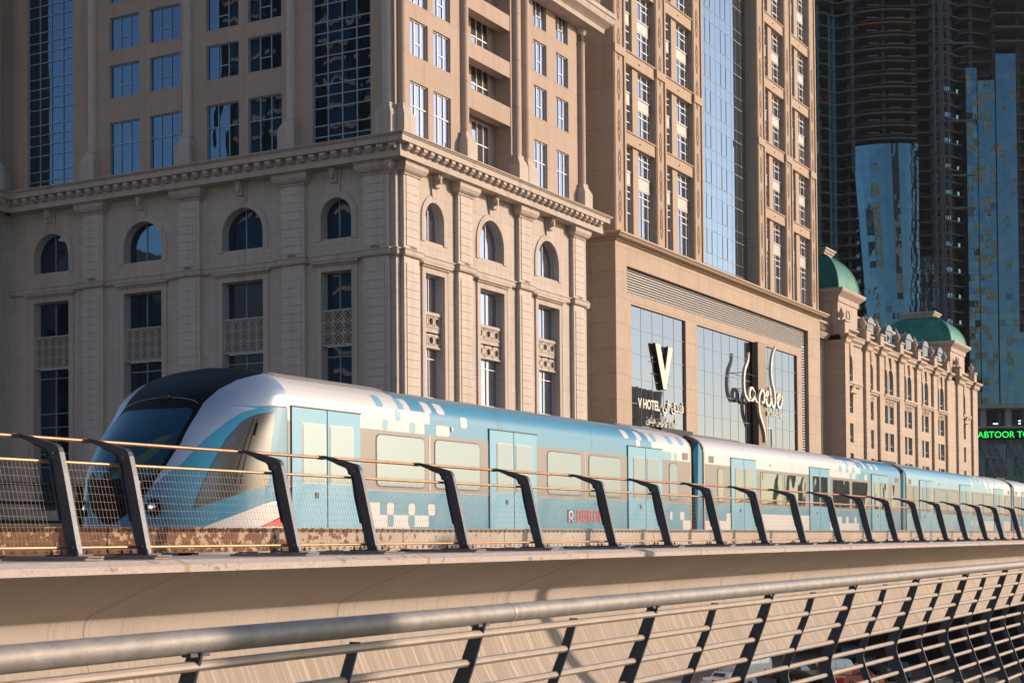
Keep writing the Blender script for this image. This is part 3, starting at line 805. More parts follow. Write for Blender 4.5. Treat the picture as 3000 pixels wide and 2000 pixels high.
# bays: two windows side by side, floors paired between beams
WD = -.68
def abay(u0, u1):
    st = MB()
    m0, m1 = u0+2.45, u0+3.65
    FT.box(st, m0, m1, WD, -.35, 38.6, 78)
    st.build('mid_pier', M['beamV'], annex)
    for k in range(5):
        zt = 48.33+7.22*k
        if zt > 77: break
        s = MB(); FT.box(s, u0, u1, WD, -.12, zt-1.16, zt-.12); FT.box(s, u0, u1, WD, -.02, zt-.12, zt)
        FT.box(s, (u0+u1)/2-.06, (u0+u1)/2+.06, -.12, -.02, zt-.72, zt-.6)
        s.build('beam', M['beamV'], annex)
    for (a, b) in ((u0, m0), (m1, u1)):
        groups = [(39.2, 43.75, 'tall'), (44.95, 47.17, 'n')]
        for k in range(4):
            zb = 48.33+7.22*k; groups += [(zb, zb+2.72, 'n'), (zb+3.78, zb+6.06, 'n')]
        for (z0, z1, kd) in groups:
            v = a+.75 if (b-a) < 2.5 else a+1.25; v2 = b-.75
            hs = [z1-.62] + ([z0+1.1] if kd == 'n' else [z0+2.0, z0+3.3])
            window(FT, annex, a+.02, b-.02, z0, z1, WD+.03, M['glassR'], M['frameW'], vs=[v] + ([v2] if b-a > 2.5 else []), hs=[(hs[0], a, b)] + [(h, v if b-a > 2.5 else v, b) for h in hs[1:]], fw=.085)
        for (z0, z1) in [(43.75, 44.95)] + [(51.05+7.22*k, 52.11+7.22*k) for k in range(4)]:
            s = MB()
            FT.box(s, a+.02, b-.02, WD, -.57, z0, z1); FT.box(s, a+.02, b-.02, -.57, -.5, z1-.1, z1)
            FT.box(s, a+.02, b-.02, -.57, -.53, z0, z0+.08)
            s.build('spandrel_panel', M['spandrel'], annex)
for u0, u1 in ((126.07, 133.05), (135.25, 142.3), (163.0, 170.0), (172.2, 179.05)): abay(u0, u1)
w = MB(); FT.quad(w, 123.8, 144.5, WD-.05, 38.6, 78); FT.quad(w, 160.8, 181.2, WD-.05, 38.6, 78); w.box(181.2, 181.3, TY, 75, 38.6, 78)
w.build('inner_wall', M['darkin'], annex)
g = MB(); FT.quad(g, 144.5, 160.8, -1.35, 38.6, 78); cw = g.build('curtain_wall', M['glassC'], annex)
g = MB()
for i in range(1, 11): FT.box(g, 144.5+1.482*i-.014, 144.5+1.482*i+.014, -1.35, -1.335, 38.6, 78)
for k in range(12):
    z = 39.9+3.61*k
    FT.box(g, 144.5, 160.8, -1.35, -1.325, z-.025, z+.025); FT.box(g, 144.5, 160.8, -1.35, -1.33, z+1.15, z+1.18)
    for j in (3, 6):
        a = 144.5+1.482*j; o_ = .0
        for uu in (a+.02, a+1.44): FT.box(g, uu, uu+.03, -1.34, -1.31, z+1.25, z+3.5)
        FT.box(g, a, a+1.5, -1.34, -1.308, z+1.2, z+1.25)
g.build('mullions', M['mull'], cw)

# ------------------------------------------------------------------ signs on the annexe
def text_mesh(body, size, loc, mat, extrude, parent=None, name='lettering', sx=1.0, yaw=0.0, bold=0.0, spacing=1.0, align='LEFT', fit=None):
    cu = bpy.data.curves.new(name, 'FONT'); cu.body = body; cu.size = size; cu.extrude = extrude; cu.offset = bold
    cu.space_character = spacing; cu.align_x = align; cu.resolution_u = 4
    t = bpy.data.objects.new('tmp', cu); COL.objects.link(t)
    bpy.context.view_layer.update()
    dg = bpy.context.evaluated_depsgraph_get(); me = bpy.data.meshes.new_from_object(t.evaluated_get(dg))
    bpy.data.objects.remove(t)
    xs = [v.co.x for v in me.vertices]; ys = [v.co.y for v in me.vertices]
    if fit: sx = fit[0]/(max(xs)-min(xs)); sy = fit[1]/(max(ys)-min(ys))
    else: sy = 1.0
    x0, y0 = min(xs), min(ys)
    base = BASE[parent.name] if parent is not None else Vector((0,0,0))
    R = Matrix.Rotation(yaw, 4, 'Z') @ Matrix.Rotation(pi/2, 4, 'X')
    for v in me.vertices:
        c = Vector(((v.co.x-x0)*sx, (v.co.y-y0)*sy, v.co.z)); v.co = (R @ c) + Vector(loc) - base
    me.name = name; me.materials.clear(); me.materials.append(mat)
    for p in me.polygons: p.material_index = 0
    o = bpy.data.objects.new(name, me); COL.objects.link(o)
    if parent is not None: o.parent = parent
    else:
        xs = [v.co for v in me.vertices]
        c = Vector((sum(v.x for v in xs)/len(xs), sum(v.y for v in xs)/len(xs), min(v.z for v in xs)))
        for v in me.vertices: v.co -= c
        o.location = c; BASE[o.name] = c
    return o
def mv(pts, k): return [(x*k, 12+(z-12)*k) for x, z in pts]
vs_ = thing('letter_sign', (133.3, 56.7, 25.6), 'big cream three dimensional letter V mounted on the display glass', 'sign')
def vshape(e): return [(130.18-e, 29.64+e), (131.27+e, 29.64+e), (132.36, 27.2+2.2*e), (133.22-e, 29.62+e), (134.24+e, 29.62+e), (132.62+.5*e, 25.62-e), (131.98-.5*e, 25.62-e)]
a = MB(); v = mv(vshape(0), 1.0143); a.hexa([(x, 56.90, z) for x, z in v], [(x, 56.87, z) for x, z in v]); a.build('face', M['letter'], vs_)
a = MB(); v = mv(vshape(.045), 1.0143); a.hexa([(x, 57.12, z) for x, z in v], [(x, 56.901, z) for x, z in v]); a.build('casing', M['signside'], vs_)
a = MB()
for z, x0, x1 in ((29.0, 130.2, 133.6), (28.0, 129.8, 134.6), (26.9, 130.0, 134.4), (26.2, 131.5, 134.0)): a.tube([(x0+1.8, 57.15, z+.22), (x1+1.8, 57.15, z+.22)], .03, 6)
a.tube([(132.9, 57.1, 28.7), (132.9, 57.24, 28.7)], .04, 6); a.tube([(135.1, 57.1, 28.7), (135.1, 57.24, 28.7)], .04, 6); a.tube([(134.2, 57.1, 26.5), (134.2, 57.24, 26.5)], .04, 6)
a.build('fixing_rod', M['signside'], vs_)
hs_ = thing('hotel_name_sign', (133, 57.1, 23.6), 'cream hotel name letters in English and Arabic on the display glass', 'sign')
text_mesh('V HOTEL', 1.0, (128.6, 57.17, 23.74), M['letter'], .04, hs_, 'latin_lettering', fit=(4.9, .92), bold=.028)
ar1 = '\uFED3\uFEE8\uFEAA\uFED5 \uFED3\uFEF2'[::-1]
text_mesh(ar1, 1.0, (134.2, 57.17, 23.36), M['letter'], .04, hs_, 'arabic_lettering', fit=(5.1, 1.55), bold=.022)
kio = '\uFEDB\uFEF4\uFEEE\uFEAD\uFEF3\uFEEE'; kol = '\uFEDB\uFEEE\uFEDF\uFEDC\uFEB8\uFEE6'; hil = '\uFEEB\uFEF4\uFEE0\uFE98\uFEEE\uFEE5'
text_mesh((kio+' '+kol+' '+hil)[::-1], 1.0, (130.4, 57.18, 22.28), M['letter'], .03, hs_, 'arabic_lettering', fit=(7.1, 1.0))
text_mesh('CURIO COLLECTION BY HILTON', .5, (129.6, 57.18, 21.7), M['letter'], .03, hs_, 'latin_lettering', fit=(7.6, .46))
# script sign
pb = MB(); pb.box(158.6, 161.2, 56.48, 57.15, 0, 32.84); 
pil = pb.build('sign_pillar', M['bronze']); tag(pil, 'tall flat bronze pillar standing in front of the display glass', 'pillar')
ss = thing('script_sign', (158, 55.6, 24), 'cream flowing script sign reading la perle beside the bronze pillar', 'sign')
def smooth_path(pts, n=6):
    P = [Vector((x, 56.2, z)) for x, z in mv(pts, 56.2/55.6)]; out = []
    for i in range(len(P)-1):
        p0, p1, p2, p3 = P[max(0, i-1)], P[i], P[i+1], P[min(len(P)-1, i+2)]
        for k in range(n):
            t = k/n
            out.append(.5*((2*p1)+(p2-p0)*t+(2*p0-5*p1+4*p2-p3)*t*t+(3*p1-p0-3*p2+p3)*t**3))
    out.append(P[-1]); return out
def stroke(pts, w, name='stroke'):
    path = smooth_path(pts); n = len(path); a = MB(); L = []; L2 = []
    for i, p in enumerate(path):
        t = (path[min(n-1, i+1)]-path[max(0, i-1)]).normalized(); nn = Vector((-t.z, 0, t.x))
        f = i/(n-1); ww = w*(.45+.55*min(1, 5*f, 5*(1-f)))
        # broad pen: wider where the stroke runs vertically (the letters are stretched along the wall)
        ww *= .75+.45*abs(t.z)
        L.append([p+nn*ww, p+nn*ww+Vector((0,.26,0)), p-nn*ww+Vector((0,.26,0)), p-nn*ww])
    a.loft(L); return a.build(name, M['letter'], ss, smooth=True, ang=50)
S_l1 = [(153.49,31.13),(153.24,30.26),(152.33,29.26),(152.01,28.24),(152.05,27.33),(152.35,26.67),(153.00,26.26),(153.43,26.18),(154.11,26.35)]
S_a = [(155.02,26.96),(154.81,27.36),(154.26,27.53),(153.76,27.32),(153.57,26.84),(153.73,26.40),(154.21,26.24),(154.71,26.39),(155.01,26.72),(155.09,27.14),(155.23,26.59),(155.56,26.22),(156.01,26.14)]
S_p = [(158.40,22.07),(158.20,23.04),(157.54,24.02),(156.77,24.83),(156.45,25.67),(156.48,26.60),(156.85,27.18),(157.44,27.52),(158.01,27.27),(157.98,26.56),(157.62,26.18),(157.16,26.34)]
S_e1 = [(158.33,26.76),(159.00,27.03),(159.30,27.37),(158.95,27.50),(158.58,27.08),(158.56,26.44),(159.01,26.08),(159.72,26.09),(160.1,26.5),(160.1,27.1),(159.95,27.6),(159.60,27.98)]
S_rl = [(160.0,27.1),(160.35,26.97),(160.49,26.35),(160.79,26.01),(161.27,26.17),(161.54,26.82),(161.22,27.92),(160.65,28.67),(160.40,29.76),(160.56,30.81),(161.12,31.90),(161.99,32.59)]
S_e2 = [(162.2,26.8),(162.88,26.95),(163.09,27.34),(162.78,27.48),(162.35,27.13),(162.30,26.48),(162.72,26.07),(163.34,26.19),(163.73,26.66),(163.76,27.47)]
for S_ in (S_l1, S_a, S_p, S_e1, S_rl, S_e2): stroke(S_, .175)
a = MB()
for x, z in ((152.6, 29), (153.6, 27.4), (161, 30.2), (162.7, 27.2)): a.tube([(x*1.0105, 56.46, z+.2), (x*1.0105, 57.24, z+.2)], .04, 6)
for x in (162.9, 164.9): a.tube([(x, 56.4, 26.1), (x, 56.4, 25.2)], .04, 6)
a.tube([(154.2, 56.5, 29.2), (158.7, 56.7, 29.1)], .03, 6); a.tube([(155.2, 56.5, 27.5), (158.7, 56.7, 27.5)], .03, 6)
a.build('fixing_rod', M['signside'], ss)
text_mesh('BY DRAGONE', .5, (160.9, 56.35, 25.1), M['letter'], .06, ss, 'lettering', fit=(4.9, .5), bold=.01)
# glazed service door frame low on the display glass
a = MB()
for x in (160.5, 161.9, 163.3, 164.8): a.box(x-.04, x+.04, 57.16, 57.24, 14, 23.9)
a.box(160.5, 164.8, 57.16, 57.24, 23.9, 24.0)
a.build('service_door_frame', M['frameW'], annex)

# ------------------------------------------------------------------ palace-like hotel with green domes
PX0, PX1, PY = 190.7, 266.8, 56.7
pal = thing('palace_hotel', (PX0, PY, 0), 'ornate cream hotel with two green domes and rows of arched windows', 'building')
FP = Fac('y', PY)
w = MB(); PW = -.25
# openings per bay
bays_ = [(192.4, 198.2, [(192.9, 195.4)], 'end'), (202.2, 206.2, [(202.6, 204.8)], 's'), (209.1, 216.3, [(209.5, 211.9), (212.3, 214.9)], 'm'), (219.4, 226.1, [(219.7, 222.0), (222.4, 224.8)], 'm'),
         (229.1, 236.0, [(229.5, 231.6), (232.2, 234.6)], 'm'), (239.0, 245.3, [(239.3, 241.4), (241.9, 244.4)], 'm'), (256.2, 261.7, [(256.7, 259.3)], 'end')]
for (u0, u1, ops, kd) in bays_:
    cuts = [u0] + [(ops[i][1]+ops[i+1][0])/2 for i in range(len(ops)-1)] + [u1]
    for (a, b), c0, c1 in zip(ops, cuts, cuts[1:]):
        r = (b-a)/2
        if kd == 'end': hol = [(a, b, 31.75, 35.2-r, True), (a, b, 27.7, 30.1, False), (a, b, 23.95, 26.4, False), (a, b, 20.2, 22.6, False), (a, b, 16.4, 18.9, False)]
        else: hol = [(a, b, 31.35, 34.85-r, True), (a, b, 27.4, 29.8, False), (a, b, 23.6, 26.08, False), (a, b, 19.8, 22.3, False), (a, b, 16, 18.5, False)]
        bay(w, FP, c0, c1, 0, 36.6, hol, .28, PW)
        for h in hol:
            if h[3] < 20: continue
            m = (h[0]+h[1])/2-.3
            window(FP, pal, h[0], h[1], h[2], h[3], PW-.26, M['glassD'], M['frameW'], vs=[m], hs=[(h[2]+.75, m, h[1])], arch=h[4], fw=.06)
w.box(PX0, PX1, PY+1.2, 75, 0, 36.6)
w.build('wall', M['stoneP'], pal)
for (a, b) in ((190.7, 192.4), (198.2, 202.2), (206.2, 209.1), (216.3, 219.4), (226.1, 229.1), (236.0, 239.0), (245.3, 256.2), (261.7, 266.8)):
    p = MB()
    if a in (198.2, 245.3):
        if a == 198.2: segs = [(200.2, 202.2)]
        else: segs = [(245.3, 246.6), (252.6, 256.2)]
        FP.box(p, a, b, -1.2, PW-.01, 0, 36.6)
    elif a in (206.2, 216.3, 226.1, 236.0): segs = [(a+.6, b-.0)]; FP.box(p, a, b, -1.2, PW-.01, 0, 36.6)
    elif a == 261.7: segs = [(263.4, 266.8)]; FP.box(p, a, b, -1.2, PW-.01, 0, 36.6)
    else: segs = [(a, b)]; FP.box(p, a, b, -1.2, PW-.01, 0, 36.6)
    for s0, s1 in segs: FP.box(p, s0, s1, PW, .2 if a in (190.7,) else .1, 0, 36.6)
    if a == 190.7: p.box(190.45, 190.7, PY-.25, PY+2.4, 0, 36.6)
    o = p.build('pilaster', M['stoneP'], pal)
    for s0, s1 in segs:
        k = MB(); L = []
        for e, z in [(.15, 36.2), (.3, 36.4), (.3, 36.7), (.5, 36.9), (.75, 37.05), (.75, 37.3), (0.2, 37.35)]: L.append([FP.P(s0-e, PW, z), FP.P(s0-e, .15+e, z), FP.P(s1+e, .15+e, z), FP.P(s1+e, PW, z)])
        k.loft(L); k.build('capital', M['trimP'], o)
        c = (s0+s1)/2
        k = MB(); FP.box(k, c-.85, c+.85, -1.3, .2, 37.3, 38.9); FP.box(k, c-1.0, c+1.0, -1.4, .35, 38.9, 39.1)
        k.build('pedestal', M['trimP'], o)
        x, y, _ = FP.P(c, -.5, 0)
        k = MB(); k.lathe(x, y, [(.25, 39.1), (.4, 39.15), (.18, 39.25), (.16, 39.35), (.38, 39.6), (.47, 39.85), (.42, 40.1), (.2, 40.22), (.25, 40.3), (.14, 40.5), (.08, 40.7), (.02, 40.8)], 12)
        k.build('urn', M['stoneP'], pal, smooth=True)
for (u0, u1, ops, kd) in bays_:
    k = MB(); L = []
    for d, z in [(-.55, 36.3), (.1, 36.35), (.15, 36.6), (.45, 36.8), (.5, 37.15), (.6, 37.2), (.6, 37.35), (-.6, 37.4)]: L.append([FP.P(u0-.6, d-.1, z), FP.P(u1+.6, d-.1, z)])
    k.loft(L, closed=False, caps=False); k.build('cornice', M['trimP'], pal)
    k = MB(); FP.box(k, u0-1, u1+1, -1.0, -.5, 37.35, 37.55); FP.box(k, u0-1, u1+1, -1.0, -.45, 38.35, 38.6)
    for i in range(int((u1-u0+2)/.36)):
        x, y, _ = FP.P(u0-1+.36*i+.2, -.75, 0); k.lathe(x, y, [(.06, 37.55), (.13, 37.8), (.06, 38.2), (.1, 38.35)], 6)
    k.build('balustrade', M['trimP'], pal)
    zl = 31.0 if kd == 'end' else 30.65
    k = MB(); FP.box(k, u0-.1, u1+.1, PW, PW+.5, zl+.3, zl+.6); FP.box(k, u0-.1, u1+.1, PW, PW+.35, zl+.05, zl+.3); k.build('ledge', M['trimP'], pal)
    for a, b in ops:
        c = (a+b)/2
        k = MB(); k.hexa([FP.P(c-.75, PW, 36.4), FP.P(c+.75, PW, 36.4), FP.P(c+.25, PW, 34.95), FP.P(c-.25, PW, 34.95)], [FP.P(c-.75, .05, 36.4), FP.P(c+.75, .05, 36.4), FP.P(c+.25, PW+.2, 34.95), FP.P(c-.25, PW+.2, 34.95)]); k.build('corbel', M['trimP'], pal)
        if kd == 'end':
            k = MB(); k.hexa([FP.P(a-.35, PW, 30.15), FP.P(c, PW, 31.2), FP.P(b+.35, PW, 30.15)], [FP.P(a-.35, PW+.55, 30.15), FP.P(c, PW+.55, 31.2), FP.P(b+.35, PW+.55, 30.15)]); k.build('pediment', M['trimP'], pal)
        else:
            k = MB(); FP.box(k, a-.05, b+.05, PW, PW+.12, 29.95, 30.62)
            for i in range(3):
                x0_ = a+.35+(b-a-.7)*i/2; FP.box(k, x0_-.2, x0_+.2, PW+.12, PW+.22, 30.1, 30.48)
            k.build('carved_panel', M['trimP'], pal)
# side return with latticed bay
k = MB(); k.box(188.6, 190.6, 59.1, 75, 0, 37); k.box(183.2, 188.6, 59.05, 75, 0, 37); k.box(183, 190.4, 59.9, 62, 36.9, 42); k.box(183, 190.4, 58.6, 59.9, 36.62, 37.38); k.build('side_wall', M['stoneP'], pal)
k = MB()
k.box(183.6, 188.4, 58.95, 59.0, 12, 36.4)
o = k.build('side_recess', M['darkin'], pal)
k = MB()
for i in range(12):
    for j in range(58):
        x = 183.8+.4*i; z = 12.4+.42*j
        k.box(x-.05, x+.05, 58.84, 58.91, z-.21, z+.21); k.box(x-.2, x+.2, 58.845, 58.905, z-.04, z+.04)
        if (i+j) % 2: k.hexa([(x-.2,58.83,z-.2),(x-.12,58.83,z-.2),(x+.2,58.83,z+.2),(x+.12,58.83,z+.2)],[(x-.2,58.9,z-.2),(x-.12,58.9,z-.2),(x+.2,58.9,z+.2),(x+.12,58.9,z+.2)])
k.build('lattice', M['orn'], o)
k = MB(); L = []
for d, z in [(0, 36.6), (.3, 36.8), (.5, 37.1), (.6, 37.3), (0, 37.4)]: L.append([(183, 58.8-d, z), (190.4, 58.8-d, z)])
k.loft(L, closed=False, caps=False)
for i in range(16): k.lathe(183.5+.42*i, 58.6, [(.06, 37.55), (.14, 37.8), (.06, 38.3), (.1, 38.5)], 6)
k.box(183, 190.4, 58.4, 58.8, 38.5, 38.75); k.build('side_cornice', M['trimP'], pal)
# square drums with domes
def drum(x0, x1, y0, y1, zt, hd):
    k = MB(); k.box(x0, x1, y0, y1, 37.3, zt-1.6)
    cx = (x0+x1)/2
    o = k.build('dome_drum', M['trimP'], pal)
    c = MB(); L = []
    for e, z in [(0, zt-1.6), (.15, zt-1.5), (.2, zt-.9), (.55, zt-.6), (.85, zt-.35), (.95, zt-.1), (.95, zt+.05), (0, zt+.1)]: L.append([(x0-e, y0-e, z), (x1+e, y0-e, z), (x1+e, y1+e, z), (x0-e, y1+e, z)])
    c.loft(L); c.build('drum_cornice', M['trimP'], o)
    m = MB()
    for kk in range(24):
        a0, a1 = 2*pi*kk/24, 2*pi*(kk+1)/24
        for r0, r1, dd in ((.62, .78, .1), (0.0, .4, .06)):
            m.q((cx+r0*cos(a0), y0-dd, 40.2+r0*sin(a0)), (cx+r0*cos(a1), y0-dd, 40.2+r0*sin(a1)), (cx+r1*cos(a1), y0-dd, 40.2+r1*sin(a1)), (cx+r1*cos(a0), y0-dd, 40.2+r1*sin(a0)))
            m.q((cx+r1*cos(a0), y0, 40.2+r1*sin(a0)), (cx+r1*cos(a1), y0, 40.2+r1*sin(a1)), (cx+r1*cos(a1), y0-dd, 40.2+r1*sin(a1)), (cx+r1*cos(a0), y0-dd, 40.2+r1*sin(a0)))
    m.build('medallion', M['trimP'], o)
    # cloister dome: square plan, curved profile, standing seams
    d = MB(); K = 12; cy = (y0+y1)/2; L = []
    hx, hy = (x1-x0)/2+.2, (y1-y0)/2+.2
    for i in range(K+1):
        t = i/K*radians(68); f = cos(t); z = zt+.05+hd*sin(t)/sin(radians(68))
        f = (f-cos(radians(90)))/(1)
        L.append([(cx-hx*f, cy-hy*f, z), (cx+hx*f, cy-hy*f, z), (cx+hx*f, cy+hy*f, z), (cx-hx*f, cy+hy*f, z)])
    d.loft(L)
    for s in range(1, 24):
        q = -1+2*s/24
        for i in range(K):
            def pt(i_, side):
                t = i_/K*radians(68); f = cos(t); z = zt+.07+hd*sin(t)/sin(radians(68))
                return (cx+hx*f*q, cy-hy*f-.03, z) if side == 0 else (cx-hx*f-.03, cy+hy*f*q, z)
            for side in (0, 1):
                a, b = pt(i, side), pt(i+1, side)
                if side == 0: d.q((a[0]-.04, a[1], a[2]), (a[0]+.04, a[1], a[2]), (b[0]+.04, b[1], b[2]), (b[0]-.04, b[1], b[2]))
                else: d.q((a[0], a[1]-.04, a[2]), (a[0], a[1]+.04, a[2]), (b[0], b[1]+.04, b[2]), (b[0], b[1]-.04, b[2]))
    for sx, sy in ((-1, -1), (1, -1)):
        path = []
        for i in range(K+1):
            t = i/K*radians(68); f = cos(t); path.append((cx+sx*hx*f, cy+sy*hy*f, zt+.08+hd*sin(t)/sin(radians(68))))
        d.tube(path, .13, 6)
    dm = d.build('dome', M['dome'], o)
    f = cos(radians(68)); zz = zt+hd
    c = MB(); L = []
    for e, z in [(0, zz-.1), (.1, zz+.3), (.3, zz+.45), (.3, zz+.6), (.5, zz+.75), (.5, zz+.95), (.2, zz+.95)]: L.append([(cx-hx*f-e, cy-hy*f-e, z), (cx+hx*f+e, cy-hy*f-e, z), (cx+hx*f+e, cy+hy*f+e, z), (cx-hx*f-e, cy+hy*f+e, z)])
    c.loft(L); c.build('dome_cap', M['trimP'], dm)
drum(191.4, 200.0, 57.6, 66.0, 43.1, 4.9)
drum(252.0, 262.0, 57.6, 69.0, 43.0, 4.5)
# slate mansard with dormers between the domes
k = MB(); k.loft([[(201.5, 58.4, 37.4), (251.5, 58.4, 37.4), (251.5, 75, 37.4), (201.5, 75, 37.4)], [(202.5, 61.0, 42.0), (251.0, 61.0, 42.0), (251.0, 73, 42.0), (202.5, 73, 42.0)]]); 
mr = k.build('mansard_roof', M['slate'], pal)
k = MB(); k.box(202.0, 251.3, 60.8, 61.3, 41.95, 42.3)
for i in range(9): k.lathe(205+5.4*i, 61.0, [(.25, 42.3), (.35, 42.5), (.1, 42.8), (.02, 43.2)], 8)
k.build('ridge', M['trimP'], mr)
for c in (207.5, 216.7, 227.5, 237.3, 246.5):
    k = MB(); k.box(c-1.5, c+1.5, 58.0, 60.6, 38.6, 40.6)
    k.hexa([(c-1.8, 57.85, 40.6), (c+1.8, 57.85, 40.6), (c+1.2, 57.85, 41.2), (c, 57.85, 41.5), (c-1.2, 57.85, 41.2)], [(c-1.8, 60.6, 40.6), (c+1.8, 60.6, 40.6), (c+1.2, 60.6, 41.2), (c, 60.6, 41.5), (c-1.2, 60.6, 41.2)])
    o = k.build('dormer', M['slate'], pal)
    k = MB(); k.box(c-.8, c+.8, 57.98, 58.0, 38.9, 40.4); k.build('pane', M['glassD'], o)
# ------------------------------------------------------------------ towers under construction, far behind
RV = Vector((sin(YAW), -cos(YAW), 0)); FV = Vector((cos(YAW), sin(YAW), 0))
KD = 460/4583.9
DOFF = 0.0
def TP(r, d, z):
    v = RV*r + FV*(d+DOFF); return (v.x, v.y, z)
def rr(px): return (px-1500)*KD
def zz_(py): return 12+(1600-py)*KD
def tbox(mb, r0, r1, d0, d1, z0, z1):
    mb.hexa([TP(r0,d0,z0), TP(r1,d0,z0), TP(r1,d1,z0), TP(r0,d1,z0)], [TP(r0,d0,z1), TP(r1,d0,z1), TP(r1,d1,z1), TP(r0,d1,z1)])
def slab(mb, front, back, z, th=.35):
    """front: list of (r,d) along the edge"""
    a = [TP(r, d, z) for r, d in front] + [TP(front[-1][0], back, z), TP(front[0][0], back, z)]
    b = [TP(r, d, z+th) for r, d in front] + [TP(front[-1][0], back, z+th), TP(front[0][0], back, z+th)]
    mb.hexa(a, b)
def mast(mb, r, d, w, z0, z1, step, t=.12):
    for sr in (-1, 1):
        for sdp in (-1, 1): tbox(mb, r+sr*w-t, r+sr*w+t, d+sdp*w-t, d+sdp*w+t, z0, z1)
    z = z0; k = 0
    while z < z1-step:
        for dd in (-w, w):
            p, q = ((r-w, z), (r+w, z+step)) if k % 2 else ((r+w, z), (r-w, z+step))
            mb.hexa([TP(p[0]-t*.7,d+dd,p[1]),TP(p[0]+t*.7,d+dd,p[1]),TP(p[0]+t*.7,d+dd+.1,p[1]),TP(p[0]-t*.7,d+dd+.1,p[1])],[TP(q[0]-t*.7,d+dd,q[1]),TP(q[0]+t*.7,d+dd,q[1]),TP(q[0]+t*.7,d+dd+.1,q[1]),TP(q[0]-t*.7,d+dd+.1,q[1])])
        tbox(mb, r-w, r+w, d-w, d-w+.1, z, z+t); z += step; k += 1
FH = 3.82
rnd = random.Random(3)
# tower A: open floors with wavy slab edges
TA = thing('unfinished_tower', TP(96, 462, 0), 'dark unfinished concrete tower with wavy open floors beside the annexe', 'tower')
core = MB(); tbox(core, 86, 104, 474, 490, 0, 190); core.build('shade_core', M['concD'], TA)  # dark core added to keep light out between the slabs
NFL = 46
for i in range(NFL):
    z = 14+FH*i; s = MB(); fr = []
    for k in range(25):
        r = 87+17.5*k/24; fr.append((r, 461+1.6*sin((r-87)*.75+.3)+(1.2 if r > 98 else 0)))
    slab(s, fr, 474, z, .42)
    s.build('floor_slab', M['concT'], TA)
s = MB()
for r in (88.5, 93, 97, 101.5):
    for i in range(1): tbox(s, r-.4, r+.4, 464.5, 465.3, 0, 188)
s.build('columns', M['concD'], TA)
s = MB()
for i in range(NFL):
    z = 14+FH*i
    for _ in range(3):
        r = 87+rnd.random()*16
        if rnd.random() < .5: tbox(s, r, r+.12, 462.6, 462.7, z+.4, z+1.6)
    if rnd.random() < .75: tbox(s, 87.5, 103, 462.9, 462.94, z+1.45, z+1.5)
s.build('edge_rails', M['crane'], TA)
for (px, py) in ((2422, 300), (2450, 300), (2420, 378), (2422, 450), (2425, 525), (2420, 680)):
    s = MB(); r, z = rr(px), zz_(py); tbox(s, r-.9, r+.9, 463, 463.1, z-1.2, z+.6); o = s.build('safety_sheet', M['maroon'], TA)
for i in (6, 7, 8, 9, 14, 15):
    z = 14+FH*i+.45; s = MB(); s.q(TP(91,463.6,z), TP(99 if i < 10 else 96,463.6,z), TP(99 if i < 10 else 96,463.6,z+3.3), TP(91,463.6,z+3.3)); s.build('installed_glazing', M['glassT'], TA)
m = MB(); mast(m, rr(2399), 457, .75, 0, zz_(42), 1.5, .1); tag(m.build('hoist_mast', M['teal']), 'taller teal lattice hoist mast, nearest the annexe corner', 'hoist mast', 'lattice masts on the unfinished towers')
m = MB(); mast(m, rr(2447), 457, .75, 0, zz_(76), 1.5, .1); tag(m.build('hoist_mast', M['teal']), 'shorter teal lattice hoist mast, second from the annexe corner', 'hoist mast', 'lattice masts on the unfinished towers')
m = MB(); tbox(m, rr(2387), rr(2402), 455, 456, zz_(484), zz_(450))
tag(m.build('hoist_cabin', M['spandrel']), 'pale hoist cabin on the mast nearest the annexe', 'hoist cabin')

# tower B: bowed front, open floors above teal glass
DOFF = 11.5
TB = thing('half_glazed_tower', TP(110, 452, 0), 'bowed tower with bare floor slabs above and teal glass below', 'tower')
def bow(r): return 447+.028*(r-114)**2
core = MB(); tbox(core, 101.8, 119.2, 462, 480, 0, 195); core.build('shade_core', M['concD'], TB)
rB0, rB1 = rr(2512), rr(2703)
for i in range(16, 48):
    z = 14.5+FH*i
    if z < 122: continue
    s = MB(); fr = [(rB0+(rB1-rB0)*k/16, bow(rB0+(rB1-rB0)*k/16)) for k in range(17)]
    slab(s, fr, 462, z, .5)
    slab(s, [(a, b-.5) for a, b in fr], 450, z+1.0, .18)
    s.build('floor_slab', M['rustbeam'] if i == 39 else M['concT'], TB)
s = MB()
for r in (rB0+.6, 111.4, rB1-.6): tbox(s, r-.5, r+.5, 450, 451, 120, 192)
tbox(s, rB0+.8, rB0+7, 456, 457, 120, 192); s.build('columns', M['concD'], TB)
for i in range(28, 48):
    z = 14.5+FH*i
    for (a, b) in ((106, 109.5), (112.2, 116.5)):
        if rnd.random() < .8:
            s = MB(); tbox(s, a+rnd.random(), b+rnd.random(), 449.3, 449.5, z+2.2, z+2.38); s.build('edge_flashing', M['spandrel'], TB)
def panel_field(parent, name, fn, cols, rows, mats, tilt, seed, gap=.05):
    """fn(i,j)->(point) grid; each pane is its own slightly tilted face"""
    rg = random.Random(seed); g = MB()
    for i in range(cols):
        for j in range(rows):
            p = [fn(i,j), fn(i+1,j), fn(i+1,j+1), fn(i,j+1)]
            if any(x is None for x in p): continue
            c = sum((Vector(x) for x in p), Vector())/4
            a = rg.gauss(0, tilt); b = rg.gauss(0, tilt)
            qd = []
            for x in p:
                v = Vector(x); w = (v-c)*.985+c; h = (v-c).dot(RV); zz = v.z-c.z
                w = w+FV*(h*a+zz*b); qd.append(w)
            g.cur = 0 if rg.random() < .985 else 1
            g.q(*qd)
    return g.build(name, mats, parent)
zt = zz_(432)
